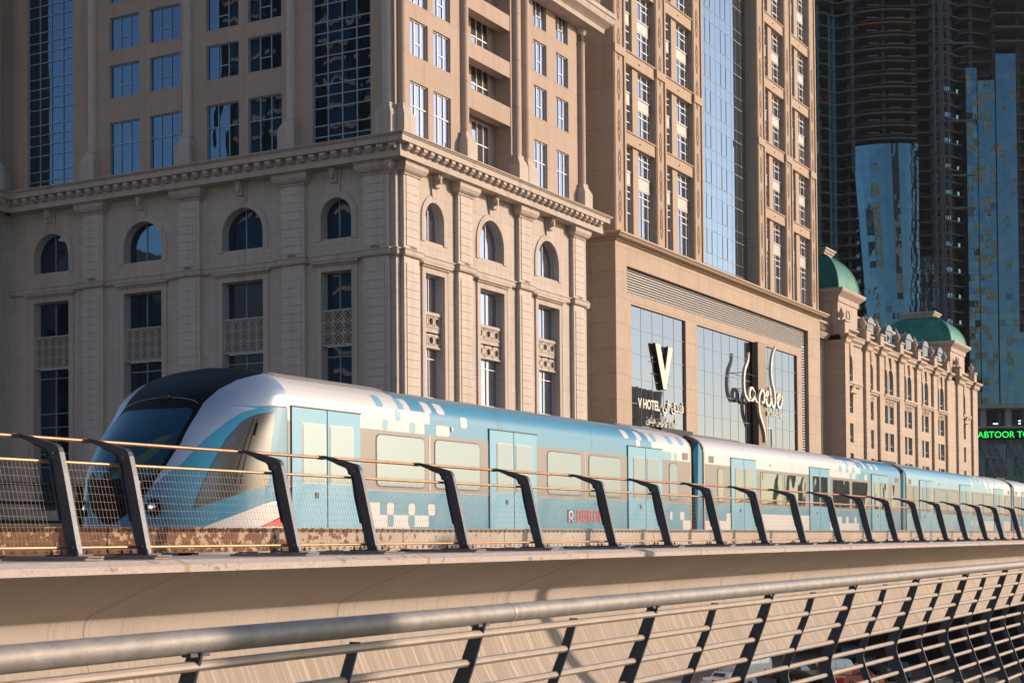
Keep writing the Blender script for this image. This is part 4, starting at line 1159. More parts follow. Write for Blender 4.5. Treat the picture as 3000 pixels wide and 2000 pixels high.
def fB(i, j):
    z = 70+j*1.92
    if z > zt-.0: z = zt
    r0 = rB0+.3; f = max(0, min(1, (z-70)/(zt-70)))
    lo = r0+ (1-f)*4.2*.9 if True else r0
    r = lo+(rB1-lo)*i/9
    return TP(r, bow(r)-.6, z)
panel_field(TB, 'glass_front', fB, 9, int((zt-70)/1.92), [M['glassT'], M['glassTd']], .012, 5)
def fBs(i, j):
    z = 70+j*3.84; f = max(0, min(1, (z-70)/(zt-70))); lo = rB0+.3+(1-f)*4.2*.9
    return TP(lo-(1-i)*(2.2+2*(1-f))*1.0, bow(lo)-.6+(1-i)*8, z)
panel_field(TB, 'glass_flank', fBs, 1, int((zt-70)/3.84), [M['glassTd'], M['glassTd']], .01, 6)
s = MB(); tbox(s, rB0+4, rB1-.1, bow(rB0)+.8, 462, 60, zt-1); s.build('glass_backing', M['darkin'], TB)
m = MB(); mast(m, rr(2700), 452, .95, 0, zz_(428), 2.0, .12); tag(m.build('hoist_mast', M['crane']), 'dark lattice mast at the right edge of the half glazed tower', 'hoist mast', 'lattice masts on the unfinished towers')

DOFF = -6.5
# tower C: recessed part with rippled balconies
TC = thing('balcony_tower', TP(127, 466, 0), 'dark recessed tower with rippled concrete balconies between two glazed fronts', 'tower')
core = MB(); tbox(core, 119.3, 138, 477, 492, 0, 195); core.build('shade_core', M['concD'], TC)
for i in range(NFL+1):
    z = 13+FH*i; s = MB(); fr = []
    for k in range(25):
        r = 119.6+16*k/24; fr.append((r, 467-2.2*sin((r-124)*.42) if r > 125.5 else 468.3))
    slab(s, fr, 477, z, .42)
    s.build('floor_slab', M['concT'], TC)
    if i % 2 == 0 and z < 150:
        g = MB()
        for k in range(13, 22):
            r0 = 119.6+16*k/24; r1 = 119.6+16*(k+1)/24
            f = lambda r: 467-2.2*sin((r-124)*.42)+.15
            g.q(TP(r0, f(r0), z+.42), TP(r1, f(r1), z+.42), TP(r1, f(r1), z+1.6), TP(r0, f(r0), z+1.6))
        g.build('balcony_glass', M['glassT'], TC)
s = MB()
for r in (121, 126, 132): tbox(s, r-.5, r+.5, 470, 471, 0, 190)
s.build('columns', M['concD'], TC)
def fC(i, j): return TP(119.8+i*1.35, 466.5, 60+j*1.92)
panel_field(TC, 'glass_front', fC, 5, 18, [M['glassT'], M['glassTd']], .02, 8)
m = MB()
mast(m, rr(2743), 459, .9, 0, 190, 2.2, .14); mast(m, rr(2767), 459, .9, 0, 190, 2.2, .14)
for z in (zz_(175), zz_(402), zz_(560), zz_(655)): tbox(m, rr(2735), rr(2850), 458.6, 459.2, z, z+.55)
tag(m.build('crane_mast', M['crane']), 'tall twin lattice crane mast rising in front of the rippled balconies', 'crane mast')

DOFF = 10.0
# tower D: right-hand glazed tower with the LED sign
TD_ = thing('led_sign_tower', TP(148, 450, 0), 'tall teal glass tower at the right edge with open lower floors and bare top', 'tower')
r0D, r1D = rr(2840), rr(3060)
core = MB(); tbox(core, r0D+1.5, r1D+14, 458, 485, 0, 200); core.build('shade_core', M['concD'], TD_)
for i in range(NFL+2):
    z = 12.2+FH*1.08*i
    if z < 62: continue
    s = MB(); fr = []
    if z < 138:
        tbox(s, rr(2986), r1D+10, 450.4, 459, z+.35, z+.85); s.build('floor_slab', M['concT'], TD_); continue
    for k in range(21):
        r = r0D-1+(rr(2930)-r0D+1)*k/20; fr.append((r, (452.2 if z < 156 else 451)-(.3 if z < 156 else 1.5)*cos((r-r0D)*.35)+.9*max(0, 2.5-(r-r0D))**1.5*.5))
    slab(s, fr, 459, z, .45)
    tbox(s, rr(2926), r1D+10, 446.5 if z > 155 else 451.5, 459, z+.35, z+.85); s.build('floor_slab', M['concT'], TD_)
s = MB()
for r in (rr(2870), rr(2938), rr(3010)): tbox(s, r-.5, r+.5, 452, 453, 45, 200)
s.build('columns', M['concD'], TD_)
z0D = zz_(1215)
stepz = 1.92
def mkD(edges, topz, d, seed, tilt, mats=None):
    def f(i, j): return TP(edges[i], d, z0D+j*stepz)
    panel_field(TD_, 'glass_front', f, len(edges)-1, int((topz-z0D)/stepz), mats or [M['glassT'], M['glassTd']], tilt, seed)
mkD([rr(p+10) for p in (2840, 2857, 2873)], zz_(205), 450.6, 11, .03)
mkD([rr(p+10) for p in (2873, 2890, 2908, 2925)], zz_(245), 450.2, 12, .02)
mkD([rr(p+10) for p in (2925, 2945, 2965, 2985)], zz_(178), 449.6, 13, .015)
mkD([rr(p+10) for p in (2985, 3005, 3025, 3045, 3065)], zz_(1000), 449.9, 14, .015)
s = MB(); tbox(s, r0D+.3, rr(2984), 452.6, 458, z0D-.5, zz_(260)); s.build('glass_backing', M['darkin'], TD_)
s = MB(); tbox(s, r0D-.5, r1D, 449, 460, z0D-1.2, z0D-.1); tbox(s, r0D-6, r1D, 450, 460, 43.6, 44.2); s.build('transfer_slab', M['conc'], TD_)
s = MB()
for px in (2888, 2962, 3030): tbox(s, rr(px)-.9, rr(px)+.9, 451, 452.5, 0, z0D-1)
s.build('base_columns', M['conc'], TD_)
s = MB()
for px, py in ((2920, 1272), (2921, 1272), (2995, 1264), (2995, 1272), (2962, 1280)): tbox(s, rr(px)-.35, rr(px)+(.9 if px < 2950 else .2), 450.9, 451, zz_(py)-.08, zz_(py)+.1)
s.build('work_lights', M['lampw'], TD_)
# screens on the lower storeys
s = MB()
for (pa, pb, ya, yb) in ((2875, 2937, 1317, 1372), (2959, 3021, 1317, 1370), (2897, 2958, 1373, 1425), (2982, 3040, 1372, 1425), (2862, 2874, 1373, 1425)):
    a, b, za, zb = rr(pa), rr(pb), zz_(yb), zz_(ya); n = 3
    for i in range(n+1): tbox(s, a+(b-a)*i/n-.09, a+(b-a)*i/n+.09, 448.6, 448.8, za, zb)
    for z in (za, (za+zb)/2, zb): tbox(s, a, b, 448.61, 448.79, z-.09, z+.09)
    for i in range(n):
        for k in range(5):
            x = a+(b-a)*(i+.12+k*.18)/n; pts = []
            for t in range(9):
                z = za+(zb-za)*t/8; pts.append((x+.45*sin(t*.55+k*.5)*(1-t/10), z))
            for p, q in zip(pts, pts[1:]):
                s.hexa([TP(p[0]-.05,448.62,p[1]),TP(p[0]+.05,448.62,p[1]),TP(p[0]+.05,448.75,p[1]),TP(p[0]-.05,448.75,p[1])],[TP(q[0]-.05,448.62,q[1]),TP(q[0]+.05,448.62,q[1]),TP(q[0]+.05,448.75,q[1]),TP(q[0]-.05,448.75,q[1])])
s.build('decorative_screen', M['screen'], TD_)
s = MB(); tbox(s, r0D-6, r1D, 450.5, 451, 0, 39); s.build('base_glazing', M['glassTd'], TD_)
led = thing('led_sign', TP(rr(2930), 447.6, 39.5), 'long dark sign board with glowing green letters on the glass tower', 'sign')
s = MB(); tbox(s, rr(2835), r1D+3, 448.0, 448.5, zz_(1319), zz_(1291)); s.build('board', M['black'], led)
text_mesh('ABTOOR TO', 2.6, Vector(TP(rr(2861.5), 447.9, zz_(1314.5))), M['ledg'], .05, led, 'lettering', yaw=YAW-pi/2, fit=(rr(3013)-rr(2861.5), (1314.5-1296)*KD), bold=.0)

DOFF = 0.0
# towers across the street behind the camera, met only in the reflections
def street_block():
    t = thing('street_block', (20, 146, 0), 'dark mid rise block behind the camera, seen mirrored in the shaded hotel windows', 'building')
    b = MB(); b.box(0, 40, 128, 172, 0, 47); b.build('wall', M['concD'], t)
    s = MB()
    for i in range(11):
        for k in range(8): s.box(40, 40.05, 129.5+5.3*k, 132.5+5.3*k, 4*i+1.5, 4*i+4)
    s.build('window_rows', M['darkin'], t)
street_block()
def far_block(name, x, y, wx, wy, h, label, seed, tan=False):
    t = thing(name, (x, y, 0), label, 'tower'); rg = random.Random(seed)
    if tan:
        b = MB(); b.box(x-wx/2, x+wx/2, y-wy/2, y+wy/2, 0, h); b.build('stone_body', M['stoneT'], t)
        s = MB()
        for i in range(int(h/4)):
            for k in range(int(wy/5)): s.box(x+wx/2, x+wx/2+.05, y-wy/2+1.2+5*k, y-wy/2+3.6+5*k, 4*i+1, 4*i+3.2)
            for k in range(int(wx/5)):
                for sy in (-1, 1): s.box(x-wx/2+1.2+5*k, x-wx/2+3.6+5*k, y+sy*wy/2, y+sy*(wy/2+.05), 4*i+1, 4*i+3.2)
        s.build('window_rows', M['darkin'], t); return
    b = MB(); b.box(x-wx/2, x+wx/2, y-wy/2, y+wy/2, 0, h); b.build('glass_body', M['glassTd'], t)
    s = MB()
    for i in range(int(h/3.8)): 
        if rg.random() < .8: s.box(x-wx/2-.6, x+wx/2+.6, y-wy/2-.6, y+wy/2+.6, 3.8*i, 3.8*i+.7)
    for k in range(5):
        for sy in (-1, 1):
            yy = y-wy/2+wy*k/4; s.box(x+wx/2, x+wx/2+1.1, yy-1.0, yy+1.0, 0, h); 
            xx = x-wx/2+wx*k/4; s.box(xx-1.0, xx+1.0, y+sy*(wy/2), y+sy*(wy/2+1.0), 0, h)
    s.build('concrete_frame', M['towerframe'], t)
far_block('street_tower', -80, 168, 46, 40, 260, 'sunlit concrete framed tower behind the camera, seen mirrored in the hotel windows', 1)
far_block('street_tower', 60, -236, 90, 50, 330, 'sunlit tower behind the camera, seen mirrored in the far teal glass', 2, True)
far_block('street_tower', 585, -152, 30, 18, 73, 'tower across the road seen mirrored in the annexe display glass', 3)
far_block('street_tower', -95, 60, 40, 52, 300, 'sunlit tower behind the camera, seen mirrored in the bowed teal glass', 5, True)
# hazy air between the camera and the far towers
hz = MB(); hz.box(-950, 2550, -1250, 1550, -1.5, 345)
hm = bpy.data.materials.new('thin_haze'); hm.use_nodes = True; hnt = hm.node_tree; hnt.nodes.clear()
hv = hnt.nodes.new('ShaderNodeVolumePrincipled'); hv.inputs['Color'].default_value = (.75,.82,.9,1); hv.inputs['Density'].default_value = .000035; hv.inputs['Anisotropy'].default_value = .3
ho = hnt.nodes.new('ShaderNodeOutputMaterial'); hnt.links.new(hv.outputs[0], ho.inputs['Volume'])
tag(hz.build('haze', hm), kind='stuff')
# ------------------------------------------------------------------ metro viaduct
XA, XB = -6.0, 260.0
via = thing('metro_viaduct', (20, 14, 0), 'long curved concrete metro viaduct girder carrying the train', 'viaduct')
def extr(name, prof, mat, x0=XA, x1=XB, smooth=False, nseg=1, parent=via, ang=30):
    m = MB(); m.loft([[(x0+(x1-x0)*k/nseg, y, z) for y, z in prof] for k in range(nseg+1)])
    return m.build(name, mat, parent, smooth=smooth, ang=ang)
sh = [(9.33, 11.73), (9.9, 11.53), (10.35, 11.365)]
curve = [(10.44, 11.33), (10.50, 11.29), (10.535, 11.24), (10.55, 11.17), (10.55, 11.10), (10.545, 11.02), (10.525, 10.92), (10.49, 10.82)]
low = [(10.35, 10.5), (10.22, 10.25), (10.08, 10.02), (9.99, 9.9), (9.98, 9.82), (10.02, 9.75), (10.12, 9.69), (10.3, 9.66), (14.2, 9.6)]
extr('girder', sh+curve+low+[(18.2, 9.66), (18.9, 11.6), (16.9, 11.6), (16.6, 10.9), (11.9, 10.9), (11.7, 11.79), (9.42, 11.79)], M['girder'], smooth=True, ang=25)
extr('edge_lip', [(9.30, 11.735), (9.29, 11.80), (9.42, 11.845), (12.0, 11.85), (12.0, 11.80), (9.34, 11.78)], M['lip'])
extr('track_slab', [(12.3, 10.901), (16.4, 10.901), (16.4, 11.05), (12.3, 11.05)], M['conc'])
for y in (13.48, 14.92): extr('rail', [(y-.035, 11.051), (y+.035, 11.051), (y+.035, 11.2), (y-.035, 11.2)], M['rustbeam'])
for x in (22, 100, 130, 160, 190, 220):
    p = MB(); p.loft([[(x-1.1, 12.9, 0), (x+1.1, 12.9, 0), (x+1.1, 15.5, 0), (x-1.1, 15.5, 0)], [(x-1.1, 12.9, 7.5), (x+1.1, 12.9, 7.5), (x+1.1, 15.5, 7.5), (x-1.1, 15.5, 7.5)], [(x-1.4, 11.3, 9.62), (x+1.4, 11.3, 9.62), (x+1.4, 17.1, 9.62), (x-1.4, 17.1, 9.62)]])
    p.build('pier', M['conc'], via)
# cable trough cover along the walkway
ct = thing('cable_trough', (20, 11.75, 11.85), 'long perforated metal cable trough beside the track, rusty at its near end', 'cable trough')
x = 7.0; k = 0
while x < 150:
    L = 2.9 if x > 9 else 2.6
    m = MB(); dz = rnd.uniform(-.006, .006)
    z0, z1 = 11.885+dz, 12.17+dz
    m.hexa([(x+.012, 11.70, z0), (x+L-.012, 11.70, z0), (x+L-.012, 11.98, z0), (x+.012, 11.98, z0)], [(x+.012, 11.70, z1), (x+L-.012, 11.70, z1), (x+L-.012, 11.98, z1), (x+.012, 11.98, z1)])
    m.box(x+.012, x+L-.012, 11.685, 11.70, z0, z0+.012); m.box(x+.012, x+L-.012, 11.685, 11.7, z1-.012, z1)
    m.build('trough_section', M['rust'], ct)
    for q in (.3, 1.4, 2.5):
        if x < 45: m = MB(); m.box(x+q, x+q+.12, 11.74, 11.94, 11.851, z0-.001); m.build('trough_foot', M['rubber'], ct)
    x += L; k += 1
# side fence of the viaduct
fence = thing('viaduct_fence', (20, 10, 11.85), 'metal mesh fence with bent dark posts and brown rails along the viaduct edge', 'fence')
FX = [8.0, 10.12, 11.0, 13.3, 14.77, 16.82, 18.84, 21.2, 23.3, 25.6, 27.9, 30.2, 32.66, 35.0, 37.2, 39.7, 42.3, 44.7, 47.3, 49.7, 52.5, 55.3] + [57.7+2.4*i for i in range(28)]
top_c = (10.53, 12.955)
side = [(9.80, 11.90), (9.785, 11.90+.0), (10.0, 12.80), (10.03, 12.85), (10.075, 12.885)]
# web outline of the post in the plane across the fence: outer edge then inner edge
outer = [(9.785, 11.90), (9.955, 12.62), (10.003, 12.80), (10.022, 12.84), (10.055, 12.868), (10.30, 12.935), (10.52, 12.985)]
inner = [(10.545, 12.965), (10.34, 12.885), (10.19, 12.83), (10.165, 12.80), (10.155, 12.76), (10.12, 12.745), (10.11, 12.70), (10.075, 12.5), (10.0, 12.2), (9.945, 11.99), (9.925, 11.97), (9.915, 11.90)]
def fence_post(x):
    m = MB(); w = .011
    m.hexa([(x-w, y, z) for y, z in outer+inner], [(x+w, y, z) for y, z in outer+inner])
    # flanges along the outer edge and the inner edge
    for path, t in ((outer, .006), (inner[1:9], .005)):
        loops = []
        for (y, z) in path: loops.append([(x-.030, y-t, z), (x+.030, y-t, z), (x+.030, y+t, z), (x-.030, y+t, z)])
        m.loft(loops)
    return m.build('post', M['steel'], fence)
fp = fence_post(0.0)
def fixture():
    m = MB()
    m.box(-.11, .11, 9.62, 10.62, 11.851, 11.875)
    m.box(-.10, .10, 9.60, 10.55, 11.875, 11.888)
    b = m.build('base_packer', M['timber'], fp)
    m = MB(); m.box(-.09, .09, 9.72, 10.1, 11.888, 11.904)
    for y in (9.76, 10.06):
        for sx in (-.06, .06): m.lathe(sx, y, [(.014, 11.904), (.014, 11.925), (.008, 11.925), (.008, 11.945)], 8)
    m.build('base_plate', M['steelN'], fp)
    m = MB(); m.tube([(-.05, 10.558, 12.963), (.05, 10.558, 12.963)], .024, 10)
    m.box(-.013, .013, 10.5, 10.56, 12.94, 12.975)
    m.build('rail_bracket', M['wire'], fp)
    m = MB(); m.tube([(-.035, 9.835, 11.965), (-.012, 9.835, 11.965)], .01, 8); m.tube([(-.035, 10.07, 12.79), (-.012, 10.07, 12.79)], .01, 8)
    m.build('bolt', M['galv2'], fp)
fixture()
fp.location = Vector((FX[0], 0, 0))
BASE[fp.name] = BASE[fence.name]
for x in FX[1:]: dup(fp, (x-FX[0], 0, 0))
m = MB(); m.tube([(XA, 10.558, 12.963), (FX[-1]+1, 10.558, 12.963)], .0185, 12); m.build('top_rail', M['copper'], fence, smooth=True)
m = MB(); m.tube([(XA, 10.145, 12.722), (FX[-1]+1, 10.145, 12.722)], .0155, 12); m.build('middle_rail', M['copper2'], fence, smooth=True)
m = MB(); m.tube([(XA, 9.94, 11.962), (FX[-1]+1, 9.94, 11.962)], .0145, 12); m.build('bottom_rail', M['copper2'], fence, smooth=True)
m = MB(); rj = MB()
for x in (13.0, 18.2, 24.0, 31.5, 38.6): rj = MB(); rj.tube([(x, 10.558, 12.963), (x+.16, 10.558, 12.963)], .0205, 12); rj.build('rail_sleeve', M['copper'], fence, smooth=True)
def wire(p, q, t):
    m.hexa([(p[0]-t, p[1]-t, p[2]), (p[0]+t, p[1]-t, p[2]), (p[0], p[1]+t, p[2])], [(q[0]-t, q[1]-t, q[2]), (q[0]+t, q[1]-t, q[2]), (q[0], q[1]+t, q[2])])
x = 7.6
while x < 62:
    wire((x, 9.945, 11.955), (x, 10.143, 12.725), .0012); x += .047
for i in range(10):
    z = 12.02+.0705*i; y = 9.945+(z-11.955)*(.198/.77)
    m.hexa([(7.0, y-.0011, z-.0011), (7.0, y-.0011, z+.0011), (7.0, y+.0011, z)], [(80, y-.0011, z-.0011), (80, y-.0011, z+.0011), (80, y+.0011, z)])
m.build('wire_mesh', M['wire'], fence)
# far side walkway rail of the viaduct
fr_ = thing('far_walkway_rail', (20, 18.4, 11.6), 'dark tubular walkway rail on the far edge of the viaduct', 'railing')
m = MB()
for z in (12.35, 12.65, 12.95): m.tube([(XA, 18.6, z), (150, 18.6, z)], .025, 8)
m.build('rails', M['black'], fr_)
m = MB()
for i in range(70): m.box(-5+2.2*i, -4.94+2.2*i, 18.55, 18.65, 11.6, 12.97)
m.build('posts', M['black'], fr_)
# cables and debris on the walkway edge
for i, (x0, ln) in enumerate(((10.3, .35), (12.6, .4), (15.2, .3), (17.6, .35), (22.2, .5), (26.5, .4))):
    m = MB(); pts = [(x0+ln*t/8, 9.75+.1*sin(t*1.3+i)+.15, 11.856+.035*abs(sin(t*.9+i))) for t in range(9)]
    m.tube(pts, .004, 5)
    tag(m.build('loose_cable', M['wire'] if i % 2 else M['rubber']), None, 'cable', 'loose cables on the viaduct edge')
cabs = [o for o in COL.objects if o.name.startswith('loose_cable')]
for o, l in zip(cabs, ('tangled thin cable by the first two fence posts', 'curled cable left of the widest gap between near posts', 'short cable loop beside a packer under the nose of the train', 'thin cable loop on the ledge below the first train doors', 'loose cable on the ledge below the middle of the lead carriage', 'farthest loose cable on the ledge, below the lead carriage')): o['label'] = l
for i, (x0, l) in enumerate(((19.9, 'nearer short blue pipe lying on the viaduct ledge'), (22.4, 'farther short blue pipe lying on the viaduct ledge'))):
    m = MB(); m.tube([(x0, 10.4, 11.885), (x0+.3, 10.4, 11.885)], .03, 10); tag(m.build('blue_pipe', M['blue'], smooth=True), l, 'pipe', 'blue pipe pieces on the viaduct ledge')

# ------------------------------------------------------------------ metro train
M['bluel'] = plain('train_door_blue', (.15,.41,.57), .3, 0, .02, .4, coat=.3, rv=.02)
M['bluep'] = plain('train_pale_blue_paint', (.20,.42,.53), .3, 0, .02, .4, coat=.3, rv=.02)
M['rubber2'] = plain('grey_seal', (.085,.08,.08), .6, 0, .05)
train = thing('metro_train', (17, 14.2, 11.2), 'white and light blue driverless metro train with a black rounded nose', 'train')
YC = 14.2
BP = [(1.33, 11.5), (1.35, 12.2), (1.35, 13.88), (1.34, 13.98), (1.30, 14.07), (1.23, 14.15), (1.12, 14.22), (.95, 14.29), (.70, 14.345), (.35, 14.38), (0, 14.392)]
def bw(z):
    for (w0, z0), (w1, z1) in zip(BP, BP[1:]):
        if z0 <= z <= z1: return w0+(w1-w0)*(z-z0)/(z1-z0)
    return BP[-1][0] if z > BP[-1][1] else BP[0][0]
def actual(zp):
    """height on the curved shoulder for an apparent height on the flat side plane"""
    if zp <= 13.85: return zp
    s = (zp-12)/12.85; best = 13.85
    z = 13.85
    while z < 14.33:
        if (z-12)/(YC-bw(z)) <= s: best = z
        z += .004
    return best
def sp(mb, x0, x1, za, zb, off=.004, r=.05, side=-1, rows=10):
    """painted or glazed patch with rounded corners lying on the body side"""
    za, zb = actual(za), actual(zb); L = []
    for k in range(rows+1):
        if r > 0 and k in (0, rows): z = za if k == 0 else zb
        else: z = za+(zb-za)*k/rows
        dd = min(z-za, zb-z); ins = r-sqrt(max(0, r*r-(r-dd)**2)) if dd < r else 0
        eps = .004; w0, w1 = bw(z-eps), bw(z+eps); n = Vector((2*eps, (w0-w1))).normalized()
        y = YC+side*(bw(z)+off*n.x); zo = z+off*n.y
        L.append([(x0+ins, y, zo), (x1-ins, y, zo)])
    for a, b in zip(L, L[1:]): mb.q(a[0], a[1], b[1], b[0])
    return mb
def patch(name, mat, parent, lst, off=.004, r=.05, rows=10):
    m = MB()
    for t in lst: sp(m, t[0], t[1], t[2], t[3], off, r if len(t) < 5 else t[4], rows=rows)
    o = m.build(name, mat, parent, smooth=True, ang=60); return o
def solid_patch(name, mat, parent, x0, x1, za, zb, off, th, r=.0):
    m = MB(); sp(m, x0, x1, za, zb, off, r)
    return m.build(name, mat, parent, smooth=True, ang=60)
def rbox(mb, x0, x1, z0, z1, y0, y1, r=.06, n=5):
    pts = []
    for cx, cz, a in ((x1-r, z0+r, -pi/2), (x1-r, z1-r, 0), (x0+r, z1-r, pi/2), (x0+r, z0+r, pi)):
        for k in range(n+1): pts.append((cx+r*cos(a+pi/2*k/n), cz+r*sin(a+pi/2*k/n)))
    mb.hexa([(x, y0, z) for x, z in pts], [(x, y1, z) for x, z in pts])
YS = YC-1.35
Z1_, Z2_ = 12.76, 13.65
ROW = {0: (14.15, 14.235), 1: (13.99, 14.15), 2: (13.815, 13.99), 3: (13.65, 13.815), 'A': (12.39, 12.57), 'B': (12.21, 12.39), 'C': (11.6, 12.21)}
def carriage(x0, x1, doors, wins, upper, lower, glass, label, base='blue', squares=(), vents=()):
    car = MB()
    prof = [(YC-w, z) for w, z in BP[:-1]] + [(YC, BP[-1][1])] + [(YC+w, z) for w, z in BP[:-1]][::-1]
    car.loft([[(x0, y, z) for y, z in prof], [(x1, y, z) for y, z in prof]])
    for (r, a, b) in upper+lower:
        car.cur = 1; sp(car, a, b, *ROW[r], .0035, .04 if (b-a) < .6 else 0, rows=8)
    for (r, a, b) in squares:
        car.cur = 2 if r in (0, 1, 2, 3) else 3; sp(car, a, b, *ROW[r], .006, .04, rows=8)
    car.cur = 4; sp(car, x0, x1, Z1_, Z2_, .004, 0)
    o = car.build('carriage', [M[base], M['white'], M['bluep'], M['blue'], M['greyb']], train, smooth=True, ang=30); o['label'] = label
    BASE[o.name] = BASE[train.name]
    for (a, b) in doors:
        d = MB(); m_ = (a+b)/2
        for (p, q) in ((a, m_-.012), (m_+.012, b)):
            d.box(p, q, YS-.022, YS+.01, 11.75, 13.84)
        dd = d.build('door', M['bluel'], o)
        f = MB(); f.box(a-.012, b+.012, YS-.03, YS+.0, 13.84, 13.855); f.box(m_-.012, m_+.012, YS-.016, YS, 11.75, 13.84); f.box(a-.014, a, YS-.012, YS, 11.75, 13.84); f.box(b, b+.014, YS-.012, YS, 11.75, 13.84)
        f.build('door_seal', M['rubber'], o)
        f = MB(); g = MB()
        for (p, q) in ((a+.25, m_-.07), (m_+.07, b-.2)):
            rbox(f, p-.02, q+.02, 12.80, 13.64, YS-.026, YS-.02, .03); rbox(g, p, q, 12.82, 13.62, YS-.03, YS-.024, .025)
        f.build('door_window_seal', M['silverm'], o); g.build('door_window', glass, o)
    for (a, b) in wins:
        f = MB(); rbox(f, a-.018, b+.018, 12.802, 13.593, YS-.0095, YS-.002, .1); f.build('window_seal', M['rubber2'], o)
        f = MB(); rbox(f, a, b, 12.82, 13.575, YS-.012, YS-.002, .085 if b-a > .6 else .1); f.build('window', glass, o)
    f = MB()
    for (a, b), (c, d_) in zip(wins, wins[1:]):
        if 0 < c-b < .5: f.box((b+c)/2-.02, (b+c)/2+.02, YS-.0075, YS, Z1_+.01, Z2_-.01)
    if f.v: f.build('window_divider', M['silverm'], o)
    for (a, z) in vents:
        f = MB()
        f.box(a, a+.32, YS-.008, YS, 13.68, 13.84); q = f.build('vent', M['silverm'], o)
        f = MB()
        for k in range(7): f.box(a+.02, a+.30, YS-.012, YS-.0082, 13.69+.021*k, 13.701+.021*k)
        f.build('vent_slots', M['rubber'], o)
    for a in (x0+5.9, x0+6.02, x1-4.9):
        f = MB(); sp(f, a, a+.007, 13.66, 14.22, .0075, 0); f.build('panel_seam', M['rubber2'], o)
    for (a, b) in doors:
        f = MB(); f.box((a+b)/2-.30, (a+b)/2-.22, YS-.03, YS-.02, 12.60, 12.68); f.build('door_button', M['rubber2'], o)
    f = MB(); f.box(x0+.02, x1-.02, YS-.005, YS, 12.745, 12.757); f.build('waist_trim', M['silverm'], o)
    # roof fairings and joints
    for (a, b) in ((x0+.1, x0+(x1-x0)*.22), (x1-(x1-x0)*.2, x1-.1)):
        f = MB(); L = []
        for y, z in ((-.98, 14.285), (-.92, 14.325), (-.8, 14.365), (.8, 14.365), (.98, 14.285)): L.append((YC+y, z))
        f.loft([[(a, y, 14.28) for y, z in L], [(a+.2, y, z) for y, z in L], [(b-.25, y, z) for y, z in L], [(b, y, 14.28) for y, z in L]])
        f.build('roof_fairing', M['roofg'], o)
    f = MB()
    f.tube([(x0+4.36, YS-.02, 13.78), (x0+4.36, YS+.01, 13.78)], .035, 12); f.build('side_lamp', M['white'], o)
    return o
def joint(x):
    m = MB(); prof = [(YC-w*.93, 11.5+(z-11.5)*.985) for w, z in BP[:-1]] + [(YC+w*.93, 11.5+(z-11.5)*.985) for w, z in BP[:-1]][::-1]
    n = 9
    m.loft([[(x+.86*k/(2*n), YC+(y-YC)*(1 if k % 2 else .955), 11.5+(z-11.5)*(1 if k % 2 else .985)) for y, z in prof] for k in range(2*n+1)])
    o = m.build('gangway', M['bellow'], train)
    for xx, mt in ((x, 'edgeg'), (x+.80, 'edgeg')):
        m = MB(); P1 = [(YC-w-.002, z) for w, z in BP[:-1]] + [(YC+w+.002, z) for w, z in BP[:-1]][::-1]
        m.loft([[(xx+.0, y, z) for y, z in P1], [(xx+.055, y, z) for y, z in P1]]); m.build('gangway_frame', M[mt], o)
    m = MB()
    m.hexa([(x+.42, YS+.02, 11.8), (x+.80, YS+.02, 11.8), (x+.80, YS+.02, 13.9), (x+.55, YS+.02, 14.1), (x+.42, YS+.1, 13.9)], [(x+.42, YS+.3, 11.8), (x+.80, YS+.3, 11.8), (x+.80, YS+.3, 13.9), (x+.55, YS+.3, 14.1), (x+.42, YS+.35, 13.9)])
    m.build('gangway_shield', M['blueD'], o)
    m = MB(); m.box(x-.5, x+1.3, YC-.9, YC+.9, 14.25, 14.40); m.build('gangway_cover', M['bellow'], o)
W1 = [(19.38, 20.72), (21.04, 22.45), (24.9, 26.26), (26.61, 28.03), (30.49, 30.93)]
up1 = [(0, 17.2, 20.1), (1, 17.2, 20.35), (2, 17.2, 20.89), (3, 17.2, 20.73), (1, 20.76, 20.99), (1, 21.15, 21.39), (2, 21.84, 22.05), (3, 21.07, 21.49),
       (1, 28.24, 28.49), (1, 28.88, 29.13), (0, 29.3, 31.64), (1, 29.45, 31.64), (2, 28.79, 29.0), (2, 29.57, 31.64), (3, 30.0, 31.64)]
lo1 = [('A', 17.2, 19.46), ('A', 19.65, 19.84), ('A', 20.25, 20.44), ('A', 20.82, 21.03), ('B', 17.2, 20.84), ('C', 17.2, 20.3), ('A', 30.5, 30.64), ('A', 31.05, 31.3), ('B', 31.2, 31.64), ('C', 31.2, 31.64)]
c1 = carriage(17.2, 31.64, [(17.28, 18.93), (22.77, 24.45), (28.37, 30.07)], W1, up1, lo1, M['trainglass'], 'lead carriage with pale windows, blue middle and white squares', squares=[(1,19.41,19.6),(1,20.01,20.18),(2,19.9,20.05),(3,19.55,19.69),(3,20.30,20.47),(1,29.67,29.89),(1,30.49,30.73),(1,31.11,31.36),(3,30.11,30.62),(3,30.78,30.92),('B',19.67,19.84),('B',20.25,20.43)], vents=((31.2, 0),))
